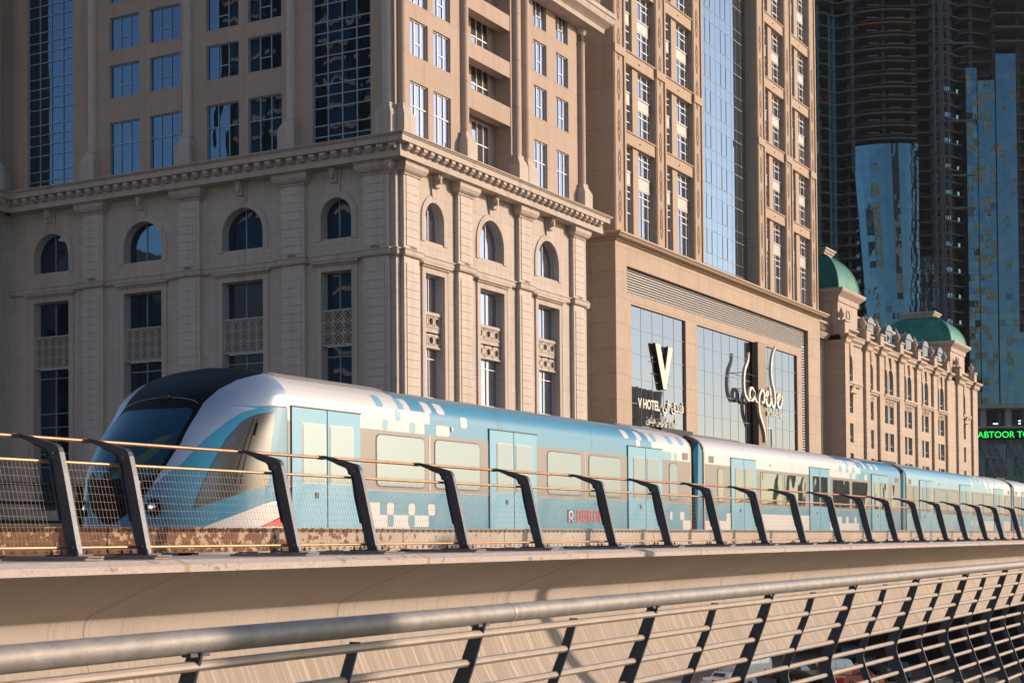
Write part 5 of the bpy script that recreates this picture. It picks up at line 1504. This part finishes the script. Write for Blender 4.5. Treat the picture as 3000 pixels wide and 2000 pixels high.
# blue squares inside the white fields
# logo board and lettering on the lower side
m = MB(); rbox(m, 25.69, 25.97, 12.31, 12.545, YS-.007, YS-.0052, .01); lg = m.build('emblem_board', M['navy'], c1)
m = MB()
cx, cz = 25.83, 12.43
ring = [(cx+.10*cos(2*pi*k/20), cz+.02+.085*sin(2*pi*k/20)) for k in range(20)]; rin = [(cx+.055*cos(2*pi*k/20), cz+.02+.05*sin(2*pi*k/20)) for k in range(20)]
for k in range(20):
    j = (k+1) % 20; m.q(*[(p[0], YS-.0085, p[1]) for p in (ring[k], ring[j], rin[j], rin[k])])
for a in ((cx-.10, 12.325), (cx+.05, 12.325)): m.q((a[0], YS-.0085, a[1]), (a[0]+.05, YS-.0085, a[1]), (a[0]+.04, YS-.0085, 12.37), (a[0]+.02, YS-.0085, 12.37))
m.build('emblem', M['white'], lg)
m = MB()
# DUBAI in squared rounded strokes
def U(px_, w_): return 26.07+px_*w_
lw_, H0, H1 = .055, 12.32, 12.545
def vb(a, z0=H0, z1=H1, w=lw_): m.q((a, YS-.0065, z0), (a+w, YS-.0065, z0), (a+w, YS-.0065, z1), (a, YS-.0065, z1))
def hb(a, b, z, t=.028): m.q((a, YS-.0066, z), (b, YS-.0066, z), (b, YS-.0066, z+t), (a, YS-.0066, z+t))
x_ = 26.07
vb(x_); vb(x_+.12, H0+.03, H1-.03); hb(x_, x_+.15, H0); hb(x_, x_+.15, H1-.028)                    # D
x_ = 26.30; vb(x_, H0+.03); vb(x_+.12, H0); hb(x_+.02, x_+.17, H0)                                # U
x_ = 26.53; vb(x_); vb(x_+.13, H0+.02, 12.42); vb(x_+.13, 12.445, H1-.02); hb(x_, x_+.16, H0); hb(x_, x_+.16, H1-.028); hb(x_, x_+.15, 12.42)   # B
x_ = 26.78; vb(x_, H0, H1-.03); vb(x_+.13, H0, H1-.03); hb(x_+.02, x_+.17, H1-.028); hb(x_, x_+.17, 12.41)   # A
x_ = 27.02; vb(x_)                                                                               # I
m.build('red_lettering', M['red'], c1)
text_mesh('170E', .16, (31.12, YS-.010, 12.79), M['white'], .001, c1, 'number_lettering', fit=(.5, .085))
j1 = joint(31.66)
# following carriages
def mid(x0, up, lo, glass, label, base='blue', squares=()):
    dr = [(x0+1.6, x0+3.27), (x0+7.42, x0+9.15), (x0+13.32, x0+15.05)]
    wn2 = [(x0+.78, x0+1.12), (x0+3.62, x0+5.2), (x0+5.45, x0+7.05), (x0+9.5, x0+11.05), (x0+11.35, x0+12.95), (x0+15.5, x0+15.95)]
    o = carriage(x0, x0+16.55, dr, wn2, up, lo, glass, label, base, squares, vents=((x0+.22, 0), (x0+16.05, 0)))
    return o
x2 = 32.52
up2 = [(0, x2, x2+10.2), (1, x2, x2+11.9), (2, x2, x2+12.2), (3, x2, x2+12.0), (1, x2+12.6, x2+12.85), (1, x2+13.3, x2+13.6), (1, x2+13.9, x2+14.15), (0, x2+12.2, x2+13.0), (3, x2+12.6, x2+12.85)]
lo2 = [('A', x2+1.3, x2+10.3), ('A', x2+10.7, x2+10.95), ('A', x2+11.5, x2+11.75), ('A', x2+12.4, x2+12.65), ('B', x2, x2+12.0), ('C', x2, x2+12.0)]
c2 = mid(x2, up2, lo2, M['trainglass2'], 'second carriage, mostly white above, with dark reflecting windows', 'blue', [(2,x2+10.1,x2+10.35),(1,x2+10.9,x2+11.1),(3,x2+11.1,x2+11.35),(3,x2+11.7,x2+12.0),(2,x2+10.75,x2+11.0),(2,x2+11.35,x2+11.6)])
j2 = joint(x2+16.57)
x3 = x2+17.43
up3 = [(0, x3+10.5, x3+16.55), (1, x3+10.9, x3+16.55), (2, x3+11.6, x3+16.55), (3, x3+12.0, x3+16.55), (1, x3+9.4, x3+9.65), (2, x3+9.3, x3+9.55), (1, x3+10.1, x3+10.4)]
lo3 = [('A', x3+11.5, x3+16.5), ('A', x3+9.2, x3+9.45), ('A', x3+10.0, x3+10.25), ('A', x3+10.8, x3+11.05), ('B', x3+11, x3+16.5), ('C', x3+11, x3+16.5)]
c3 = mid(x3, up3, lo3, M['trainglass'], 'third carriage, pale blue with a white rear end', 'bluep', [(1,x3+11.3,x3+11.55),(1,x3+12.4,x3+12.65),(1,x3+13.6,x3+13.8),(2,x3+12.2,x3+12.45),(2,x3+13.2,x3+13.4),(2,x3+14.2,x3+14.4),(3,x3+12.3,x3+12.9)])
j3 = joint(x3+16.57)
x4 = x3+17.43
c4 = mid(x4, [(0, x4, x4+16.5), (1, x4, x4+16.5), (2, x4, x4+16.5), (3, x4, x4+16.5)], [('A', x4+2, x4+16.5), ('B', x4+1, x4+16.5), ('C', x4, x4+16.5)], M['trainglass'], 'fourth carriage, white, cut off by the right edge')
j4 = joint(x4+16.57)
c5 = mid(x4+17.43, [(0, x4+17.5, x4+33)], [], M['trainglass'], 'rearmost carriage')

# nose of the lead carriage: horizontal slices round an ellipse
NX1 = 17.2
NPROF = [(11.5, 1.33), (12.2, 1.35), (13.88, 1.35), (13.98, 1.34), (14.07, 1.30), (14.15, 1.235), (14.23, 1.13), (14.31, .96), (14.375, .72), (14.42, .38), (14.435, .02)]
NXC = [(11.5, 15.27), (12.0, 15.2), (12.6, 15.2), (12.9, 15.27), (13.1, 15.38), (13.4, 15.62), (13.7, 15.96), (13.93, 16.2), (14.07, 16.4), (14.23, 16.72), (14.34, 16.98), (14.40, 17.1), (14.435, 17.19)]
def itp(t, z):
    if z <= t[0][0]: return t[0][1]
    for (a, p), (b, q) in zip(t, t[1:]):
        if z <= b: return p+(q-p)*(z-a)/(b-a)
    return t[-1][1]
def smi(t, z, h=.05): return (itp(t, z-h)+2*itp(t, z)+itp(t, z+h))/4 if z < 14.3 else itp(t, z)
def ns0(th, z):
    w = itp(NPROF, z); xc = smi(NXC, z); a = abs(th)
    x = NX1-(NX1-xc)*max(0, cos(a))**.98; y = w*sin(a)**.98
    return Vector((x, YC-y if th >= 0 else YC+y, z))
def ns(th, z, off=0):
    p = ns0(th, z)
    if off:
        e = .02; tu = ns0(th+e, z)-ns0(th-e, z); zz = min(z, 14.40); tv = ns0(th, zz+.015)-ns0(th, zz-.015)
        n = tu.cross(tv); 
        if n.length > 1e-9:
            n.normalize()
            if n.x > 0 and abs(th) < 1.2 or (n.y > 0) == (th > 0) and abs(th) >= 1.2: n = -n
            if n.z < -.2: n = -n
            p = p+n*off
    return p
R_ = math.radians
def npatch(name, mat, lo, hi, z0, z1, off, parent, nz=40, nt=16):
    """lo, hi: angle limits (degrees) as functions of z"""
    m = MB(); L = []
    for i in range(nz+1):
        z = z0+(z1-z0)*i/nz; a, b = lo(z), hi(z)
        L.append([ns(R_(a+(b-a)*k/nt), z, off) for k in range(nt+1)])
    m.loft(L, closed=False, caps=False)
    return m.build(name, mat, parent, smooth=True, ang=60)
def tab(t): return lambda z: itp(t, z)
body = npatch('nose_shell', M['blue2'] if 'blue2' in M else M['blue'], lambda z: -90, lambda z: 90, 11.55, 14.435, 0, c1, 90, 60)
T1 = [(12.24, 0), (12.27, 5), (12.33, 9), (12.4, 13), (12.54, 19), (12.75, 24), (13.02, 29), (13.31, 31.5), (13.57, 30.5), (13.85, 30), (14.05, 34), (14.19, 43), (14.26, 60), (14.31, 90), (14.44, 90)]
T2 = [(12.75, 25), (13.02, 36), (13.28, 41), (13.60, 50), (13.72, 56), (13.79, 66), (13.815, 90), (14.44, 90)]
npatch('black_nose_cap', M['black'], lambda z: -itp(T1, z), tab(T1), 12.24, 14.435, .005, c1, 80, 40)
for sg in (1, -1):
    f1 = (lambda z: itp(T1, z)) if sg > 0 else (lambda z: -itp(T2, z))
    f2 = (lambda z: itp(T2, z)) if sg > 0 else (lambda z: -itp(T1, z))
    npatch('silver_arc', M['silver'], f1, f2, 12.75, 14.31, .004, c1, 60, 20)
    T3 = [(12.44, 44), (12.98, 50), (13.38, 54), (13.6, 58.5), (13.68, 63), (13.735, 72), (13.74, 79)]
    T4 = [(12.44, 44.2), (12.56, 57), (12.69, 70), (12.74, 79), (13.735, 79), (13.74, 79)]
    g1 = (lambda z: itp(T3, z)) if sg > 0 else (lambda z: -itp(T4, z))
    g2 = (lambda z: itp(T4, z)) if sg > 0 else (lambda z: -itp(T3, z))
    npatch('side_panel', M['cabpanel'], g1, g2, 12.44, 13.738, .006, c1, 50, 14)
    # white sweep under the blue
    TW = [(11.56, 40), (12.1, 45), (12.21, 49), (12.37, 64), (12.52, 78), (12.565, 89), (12.57, 90)]
    h1 = (lambda z: itp(TW, z)) if sg > 0 else (lambda z: -90)
    h2 = (lambda z: 90) if sg > 0 else (lambda z: -itp(TW, z))
    npatch('white_sweep', M['white'], h1, h2, 11.56, 12.57, .004, c1, 30, 14)
    # seam lines of the cab door
    m = MB(); 
    for a0 in (62, 64.5):
        pts = [ns(R_(sg*(a0+3*(z-12.74)/.9)), z, .009) for z in [12.76+.03*k for k in range(30)]]
        m.tube(pts, .004, 4)
    m.build('cab_seam', M['rubber'], c1)
    m = MB(); pts = [ns(R_(sg*68), 13.42+.02*k, .016) for k in range(9)]; m.tube(pts, .012, 6); m.build('grab_handle', M['rubber'], c1)
def wsl(z):
    e = min(z-12.83, 13.775-z); r = .09; ins = (r-sqrt(max(0, r*r-(r-e)**2)))/r*3.5 if e < r else 0
    return itp([(12.83, 24), (13.02, 27), (13.31, 29), (13.57, 28), (13.775, 27.2)], z)-ins
npatch('windscreen', M['windscreen'], lambda z: -wsl(z), wsl, 12.83, 13.775, .010, c1, 40, 26)
m = MB(); p = [ns(R_(a), 13.80+.14*(1-(a/28)**2)**.5 if abs(a) < 28 else 13.8, .010) for a in range(-27, 28, 3)]; m.tube(p, .006, 5); m.build('brow_seam', M['silverm'], c1)
for sg in (1, -1):
    th, z = 25.2, 12.455
    c = ns(R_(sg*th), z, .004); nrm = (ns(R_(sg*th), z, .1)-ns(R_(sg*th), z, 0)).normalized()
    t1 = Vector((-nrm.y, nrm.x, 0)).normalized(); t2 = nrm.cross(t1)
    def disc(mb, r, off, n=20, cc=c):
        mb.q(*[cc+nrm*off+t1*r*cos(2*pi*k/n)+t2*r*sin(2*pi*k/n) for k in range(n)])
    m = MB(); L = [[c+nrm*o_+t1*r_*cos(2*pi*k/24)+t2*r_*1.05*sin(2*pi*k/24) for k in range(24)] for o_, r_ in ((-.01, .108), (.012, .108), (.016, .098), (.003, .085))]
    m.loft(L); h = m.build('headlight', M['black'], c1, smooth=True)
    m = MB(); cc = c-t1*.02*sg
    L = [[cc+nrm*o_+t1*r_*cos(2*pi*k/16)+t2*r_*sin(2*pi*k/16) for k in range(16)] for o_, r_ in ((.004, .055), (.018, .05), (.028, .035), (.032, .004))]
    m.loft(L); m.build('lens', M['chrome'], h, smooth=True)
    m = MB(); cc2 = cc-t1*.012*sg; m.q(*[cc2+nrm*.034+t1*.026*cos(2*pi*k/14)+t2*.02*sin(2*pi*k/14) for k in range(14)]); m.build('lamp', M['lampon'], h)
m = MB(); c = ns(R_(16), 12.74, .012); m.box(c.x-.04, c.x+.04, c.y-.05, c.y+.05, c.z-.04, c.z+.045); m.build('front_camera', M['silverm'], c1)
m = MB(); p = [ns(R_(a), 12.60, .008) for a in range(-14, 16, 2)]; m.tube(p, .007, 5); m.build('front_trim_line', M['maroon'], c1)
m = MB(); c = ns(R_(3), 13.93, .006); p = [ns(R_(a), 13.93, .012) for a in (0, 3, 6)]; m.tube(p, .03, 8); m.build('brow_lamp', M['signside'], c1)
m = MB()
TR = [(16.66, 12.205), (17.06, 12.345), (17.14, 12.345), (17.14, 12.21)]
m.q(*[(x, YS-.010 if x > 16.9 else YC-ns0(R_(77), 12.3).y*0-(1.35*.975)-.012, z) for x, z in TR]); m.build('red_flash', M['red'], c1)

# ------------------------------------------------------------------ near railing of the footbridge
nr = thing('footbridge_railing', (8, 3.5, 9.6), 'galvanised tubular railing with leaning dark plate posts in the foreground', 'railing')
NXE = 46
m = MB(); m.tube([(-3, 3.47, 11.60), (4.0, 3.485, 11.665), (6.2, 3.475, 11.665), (NXE, 3.475, 11.665)][1:], .043, 20)
m.tube([(1.0, 3.49, 11.660), (4.02, 3.485, 11.665)], .043, 20)
m.build('handrail', M['galv'], nr, smooth=True)
m = MB()
for x in (6.32, 13.1, 21.0): m.tube([(x, 3.475, 11.665), (x+.025, 3.475, 11.665)], .0445, 20)
m.build('handrail_joint', M['galv2'], nr, smooth=True)
axis = [(3.475, 11.63), (3.545, 11.44), (3.60, 11.31), (3.66, 11.17), (3.708, 11.06), (3.715, 11.0), (3.70, 10.94), (3.60, 10.66), (3.50, 10.38), (3.40, 10.1), (3.3, 9.8)]
def plate(x, tall, top=11.625):
    a = list(axis); 
    m = MB(); t = .0065
    out = []; inn = []
    for i, (y, z) in enumerate(a):
        if not tall and i == 0: y, z = (3.49, 11.605)
        w = (.030+.022*min(1, (11.63-z)/.6)) if tall else (.021+.010*min(1, (11.63-z)/.6))
        if tall and z < 11.0: w = .052
        out.append((y-w, z)); inn.append((y+w, z))
    poly = out+inn[::-1]
    m.hexa([(x-t, y, z) for y, z in poly], [(x+t, y, z) for y, z in poly])
    if tall: m.box(x-.05, x+.05, 3.455, 3.495, 11.615, 11.628)
    o = m.build('tall_post' if tall else 'short_post', M['steelN'], nr); return o
pt = plate(0, True); ps = plate(0, False)
BASE[pt.name] = BASE[nr.name]; BASE[ps.name] = BASE[nr.name]
pt.location = (2.2, 0, 0); ps.location = (3.17, 0, 0)
for i in range(1, 22):
    dup(pt, (1.935*i, 0, 0)); dup(ps, (1.935*i, 0, 0))
ry = [(3.478, 11.582), (3.539, 11.452), (3.592, 11.322), (3.646, 11.189), (3.695, 11.061), (3.700, 10.93), (3.655, 10.80), (3.608, 10.67), (3.56, 10.54), (3.512, 10.41), (3.465, 10.28), (3.42, 10.15), (3.372, 10.02)]
for (y, z) in ry:
    m = MB(); m.tube([(1.0, y, z), (NXE, y, z)], .0185, 10); m.build('rung', M['galv2'], nr, smooth=True)
m = MB(); m.box(-4, 48, 2.3, 3.55, 9.0, 9.6)
fd = m.build('footbridge_deck', M['conc']); tag(fd, 'concrete footbridge deck below the foreground railing, out of frame', 'footbridge')
# lamp posts beside the footbridge, whose shadows cross the viaduct
def lamp(x, y, lab):
    t = thing('street_lamp', (x, y, 0), lab, 'street lamp', 'street lamps beside the footbridge')
    m = MB(); m.tube([(x, y, 0), (x, y, 16.3)], [.2, .14], 12); m.build('pole', M['galv'], t, smooth=True)
    m = MB(); m.box(x-.15, x+.15, y-.15, y+.3, 16.3, 16.42); m.build('lamp_head', M['signside'], t)
lamp(29.4, -.2, 'grey lamp post right of the camera')
m = MB(); m.tube([(13.9, -7.2, 0), (13.9, -7.2, 16.6)], .42, 20); gc = m.build('shadow_column', M['galv'], smooth=True); tag(gc, 'thick grey unseen column right of the camera, added to shade the handrail', 'column')  # added out of view to cast the dark stretch on the handrail

# ------------------------------------------------------------------ street level at the lower right
def car(px, py, yaw, col, kind, label, cat, name):
    """vehicle built round its own origin, nose along +x"""
    t = bpy.data.objects.new(name, None); COL.objects.link(t); t.location = (px, py, .004); t.rotation_euler = (0, 0, yaw)
    BASE[t.name] = Vector((0, 0, 0)); tag(t, label, cat)
    Ls = {'sedan': 4.6, 'suv': 4.8, 'van': 4.9, 'pickup': 5.2}[kind]; H = {'sedan': 1.45, 'suv': 1.8, 'van': 2.05, 'pickup': 1.8}[kind]; W = .92
    h = Ls/2
    side = {'sedan': [(-h,.35),(-h,.85),(-h+.3,.98),(-1.15,1.0),(-.75,H),(.55,H),(1.25,.98),(h-.15,.82),(h,.62),(h,.35)],
            'suv': [(-h,.4),(-h,1.1),(-h+.25,H),(.6,H),(1.3,1.12),(h-.1,1.0),(h,.8),(h,.4)],
            'van': [(-h,.4),(-h,1.3),(-h+.15,H),(1.2,H),(h-.5,1.25),(h-.05,1.0),(h,.7),(h,.4)],
            'pickup': [(-h,.5),(-h,1.1),(-.9,1.1),(-.7,H),(.7,H),(1.3,1.12),(h-.1,1.05),(h,.85),(h,.5)]}[kind]
    m = MB(); L = []
    for y, sc, dz in ((-W, .97, .0), (-W+.08, 1, 0), (W-.08, 1, 0), (W, .97, 0)):
        L.append([(x*sc, y*(1-.18*max(0, (z-1.0))/.8), z) for x, z in side])
    m.loft(L); m.build('body', col, t, smooth=True, ang=30)
    g = MB()
    z0 = 1.03 if kind in ('sedan',) else 1.15
    xs = {'sedan': (-1.05, 1.0), 'suv': (-h+.35, 1.1), 'van': (-h+.35, 1.6), 'pickup': (-.8, 1.1)}[kind]
    for s in (-1, 1):
        g = MB()
        yb, yt = s*(W*(1-.18*(z0-1)/.8)+.006), s*(W*(1-.18*(H-.12-1)/.8)+.006)
        n = 2 if kind in ('sedan', 'pickup') else 3
        for i in range(n):
            a = xs[0]+(xs[1]-xs[0])*i/n+.04; b = xs[0]+(xs[1]-xs[0])*(i+1)/n-.04
            g.q((a, yb, z0), (b, yb, z0), (b-(.25 if i == n-1 else 0), yt, H-.12), (a+(.2 if i == 0 and kind == 'sedan' else 0), yt, H-.12))
        g.build('side_windows', M['glassD'], t)
    g = MB(); xw0 = {'sedan': 1.22, 'suv': 1.27, 'van': 1.9, 'pickup': 1.27}[kind]; xw1 = {'sedan': .62, 'suv': .66, 'van': 1.28, 'pickup': .76}[kind]
    g.q((xw0, -.72, z0+.02), (xw0, .72, z0+.02), (xw1, .66, H-.06), (xw1, -.66, H-.06)); g.build('windscreen', M['glassD'], t)
    xb = {'sedan': -1.12, 'suv': -h+.02, 'van': -h+.0, 'pickup': -.88}[kind]
    g = MB(); g.q((xb-.01, -.7, z0+.05), (xb-.01, .7, z0+.05), (xb+.2, .62, H-.12), (xb+.2, -.62, H-.12)); g.build('rear_window', M['glassD'], t)
    for x in (-h*.62, h*.62):
        for s in (-1, 1):
            w = MB(); cy = s*(W-.1)
            L = [[(x+.33*cos(2*pi*k/16)*r, cy+dy, .33+.33*sin(2*pi*k/16)*r) for k in range(16)] for dy, r in ((-.11, .92), (-.11, 1), (.11, 1), (.11, .92))]
            w.loft(L); wo = w.build('wheel', M['rubber'], t)
            w = MB(); L = [[(x+.2*cos(2*pi*k/12), cy+dy, .33+.2*sin(2*pi*k/12)) for k in range(12)] for dy in (-.12, .12)]; w.loft(L); w.build('rim', M['galv'], wo)
    for s in (-1, 1):
        g = MB(); g.box(h-.06, h+.01, s*.5-.16, s*.5+.16, .66, .78); g.build('headlight', M['chrome'], t)
        g = MB(); g.box(-h-.01, -h+.05, s*.66-.12, s*.66+.12, .75, .95); g.build('tail_light', M['red'], t)
    return t
cw_ = plain('white_car_paint', (.72,.72,.71), .3, 0, .03, coat=.6); cb_ = plain('black_car_paint', (.012,.013,.016), .25, 0, .05, coat=.8)
cr_ = plain('red_car_paint', (.45,.03,.03), .3, 0, .05, coat=.6); cg_ = plain('cream_car_paint', (.62,.55,.42), .3, 0, .04, coat=.6)
cgr = plain('green_car_paint', (.02,.12,.10), .3, 0, .05, coat=.6)
CARS = [(128.5, 47.2, 2.75, cw_, 'van', 'white van seen under the viaduct, leftmost vehicle below', 'van', 'parked_van'),
        (146.5, 43.5, .35, cb_, 'suv', 'black off road car behind the plate posts, farthest of the parked row', 'car', 'parked_car'),
        (124.5, 40.9, -.55, cb_, 'pickup', 'black open backed pickup beside the white car', 'pickup', 'parked_pickup'),
        (128.8, 39.2, -.5, cw_, 'suv', 'white car half hidden behind the black pickup', 'car', 'parked_car'),
        (123.2, 36.0, -.5, cr_, 'sedan', 'red roofed taxi with a roof sign at the bottom edge', 'taxi', 'parked_taxi'),
        (136.5, 38.8, .2, cb_, 'sedan', 'black saloon car showing its rear plate', 'car', 'parked_car'),
        (131.5, 34.8, .3, cgr, 'sedan', 'dark green car with a red rear light at the bottom edge', 'car', 'parked_car'),
        (117.5, 44.6, -.45, cw_, 'sedan', 'white saloon at the bottom edge, left of the pickup', 'car', 'parked_car')]
for c in CARS:
    t = car(*c)
    if c[7] == 'parked_taxi':
        m = MB(); m.hexa([(-.25,-.3,1.46),(.0,-.3,1.46),(0,.3,1.46),(-.25,.3,1.46)], [(-.2,-.26,1.66),(-.05,-.26,1.66),(-.05,.26,1.66),(-.2,.26,1.66)]); m.build('roof_sign', cg_, t)
for i, (x, y, lab) in enumerate(((124.8, 45.9, 'orange traffic post nearest the white van'), (133.5, 47.0, 'orange traffic post left of the black off road car'), (116.0, 47.0, 'orange traffic post at the far left under the girder'), (140.5, 47.6, 'orange traffic post farthest under the girder'))):
    m = MB(); m.lathe(x, y, [(.22, .005), (.22, .06), (.06, .1), (.05, 1.05), (.02, 1.1)], 12)
    tag(m.build('traffic_post', M['orange'], smooth=True), lab, 'traffic post', 'orange traffic posts under the viaduct')
for i, (x, y, lab) in enumerate(((131.0, 46.6, 'left slim grey pole under the viaduct'), (136.0, 46.3, 'right slim grey pole under the viaduct'))):
    m = MB(); m.lathe(x, y, [(.12, 0.005), (.10, 7.5), (.02, 7.6)], 10)
    tag(m.build('sign_pole', M['galv'], smooth=True), lab, 'pole', 'grey poles under the viaduct')
# dark underpass added so the ground behind reads as deep shade
up = thing('underpass', (190, 40, 0), 'added dark underpass below the road, right of the parked cars', 'underpass')
m = MB(); m.box(152, 260, 20, 54, 7.2, 9.0); m.build('roof_slab', M['concD'], up)
m = MB(); m.box(148, 149, 14, 40.3, 0, 9.4); m.build('shade_wall', M['void'], up)  # black wall put where only deep shade is seen
m = MB(); m.box(258, 260, 20, 54, 0, 7.2); m.box(152, 258, 53, 54, 0, 7.2); m.build('wall', M['concD'], up)
for k in range(6):
    m = MB(); m.box(156+16*k, 157.2+16*k, 22, 23.2, 0, 7.2); m.build('column', M['concD'], up)
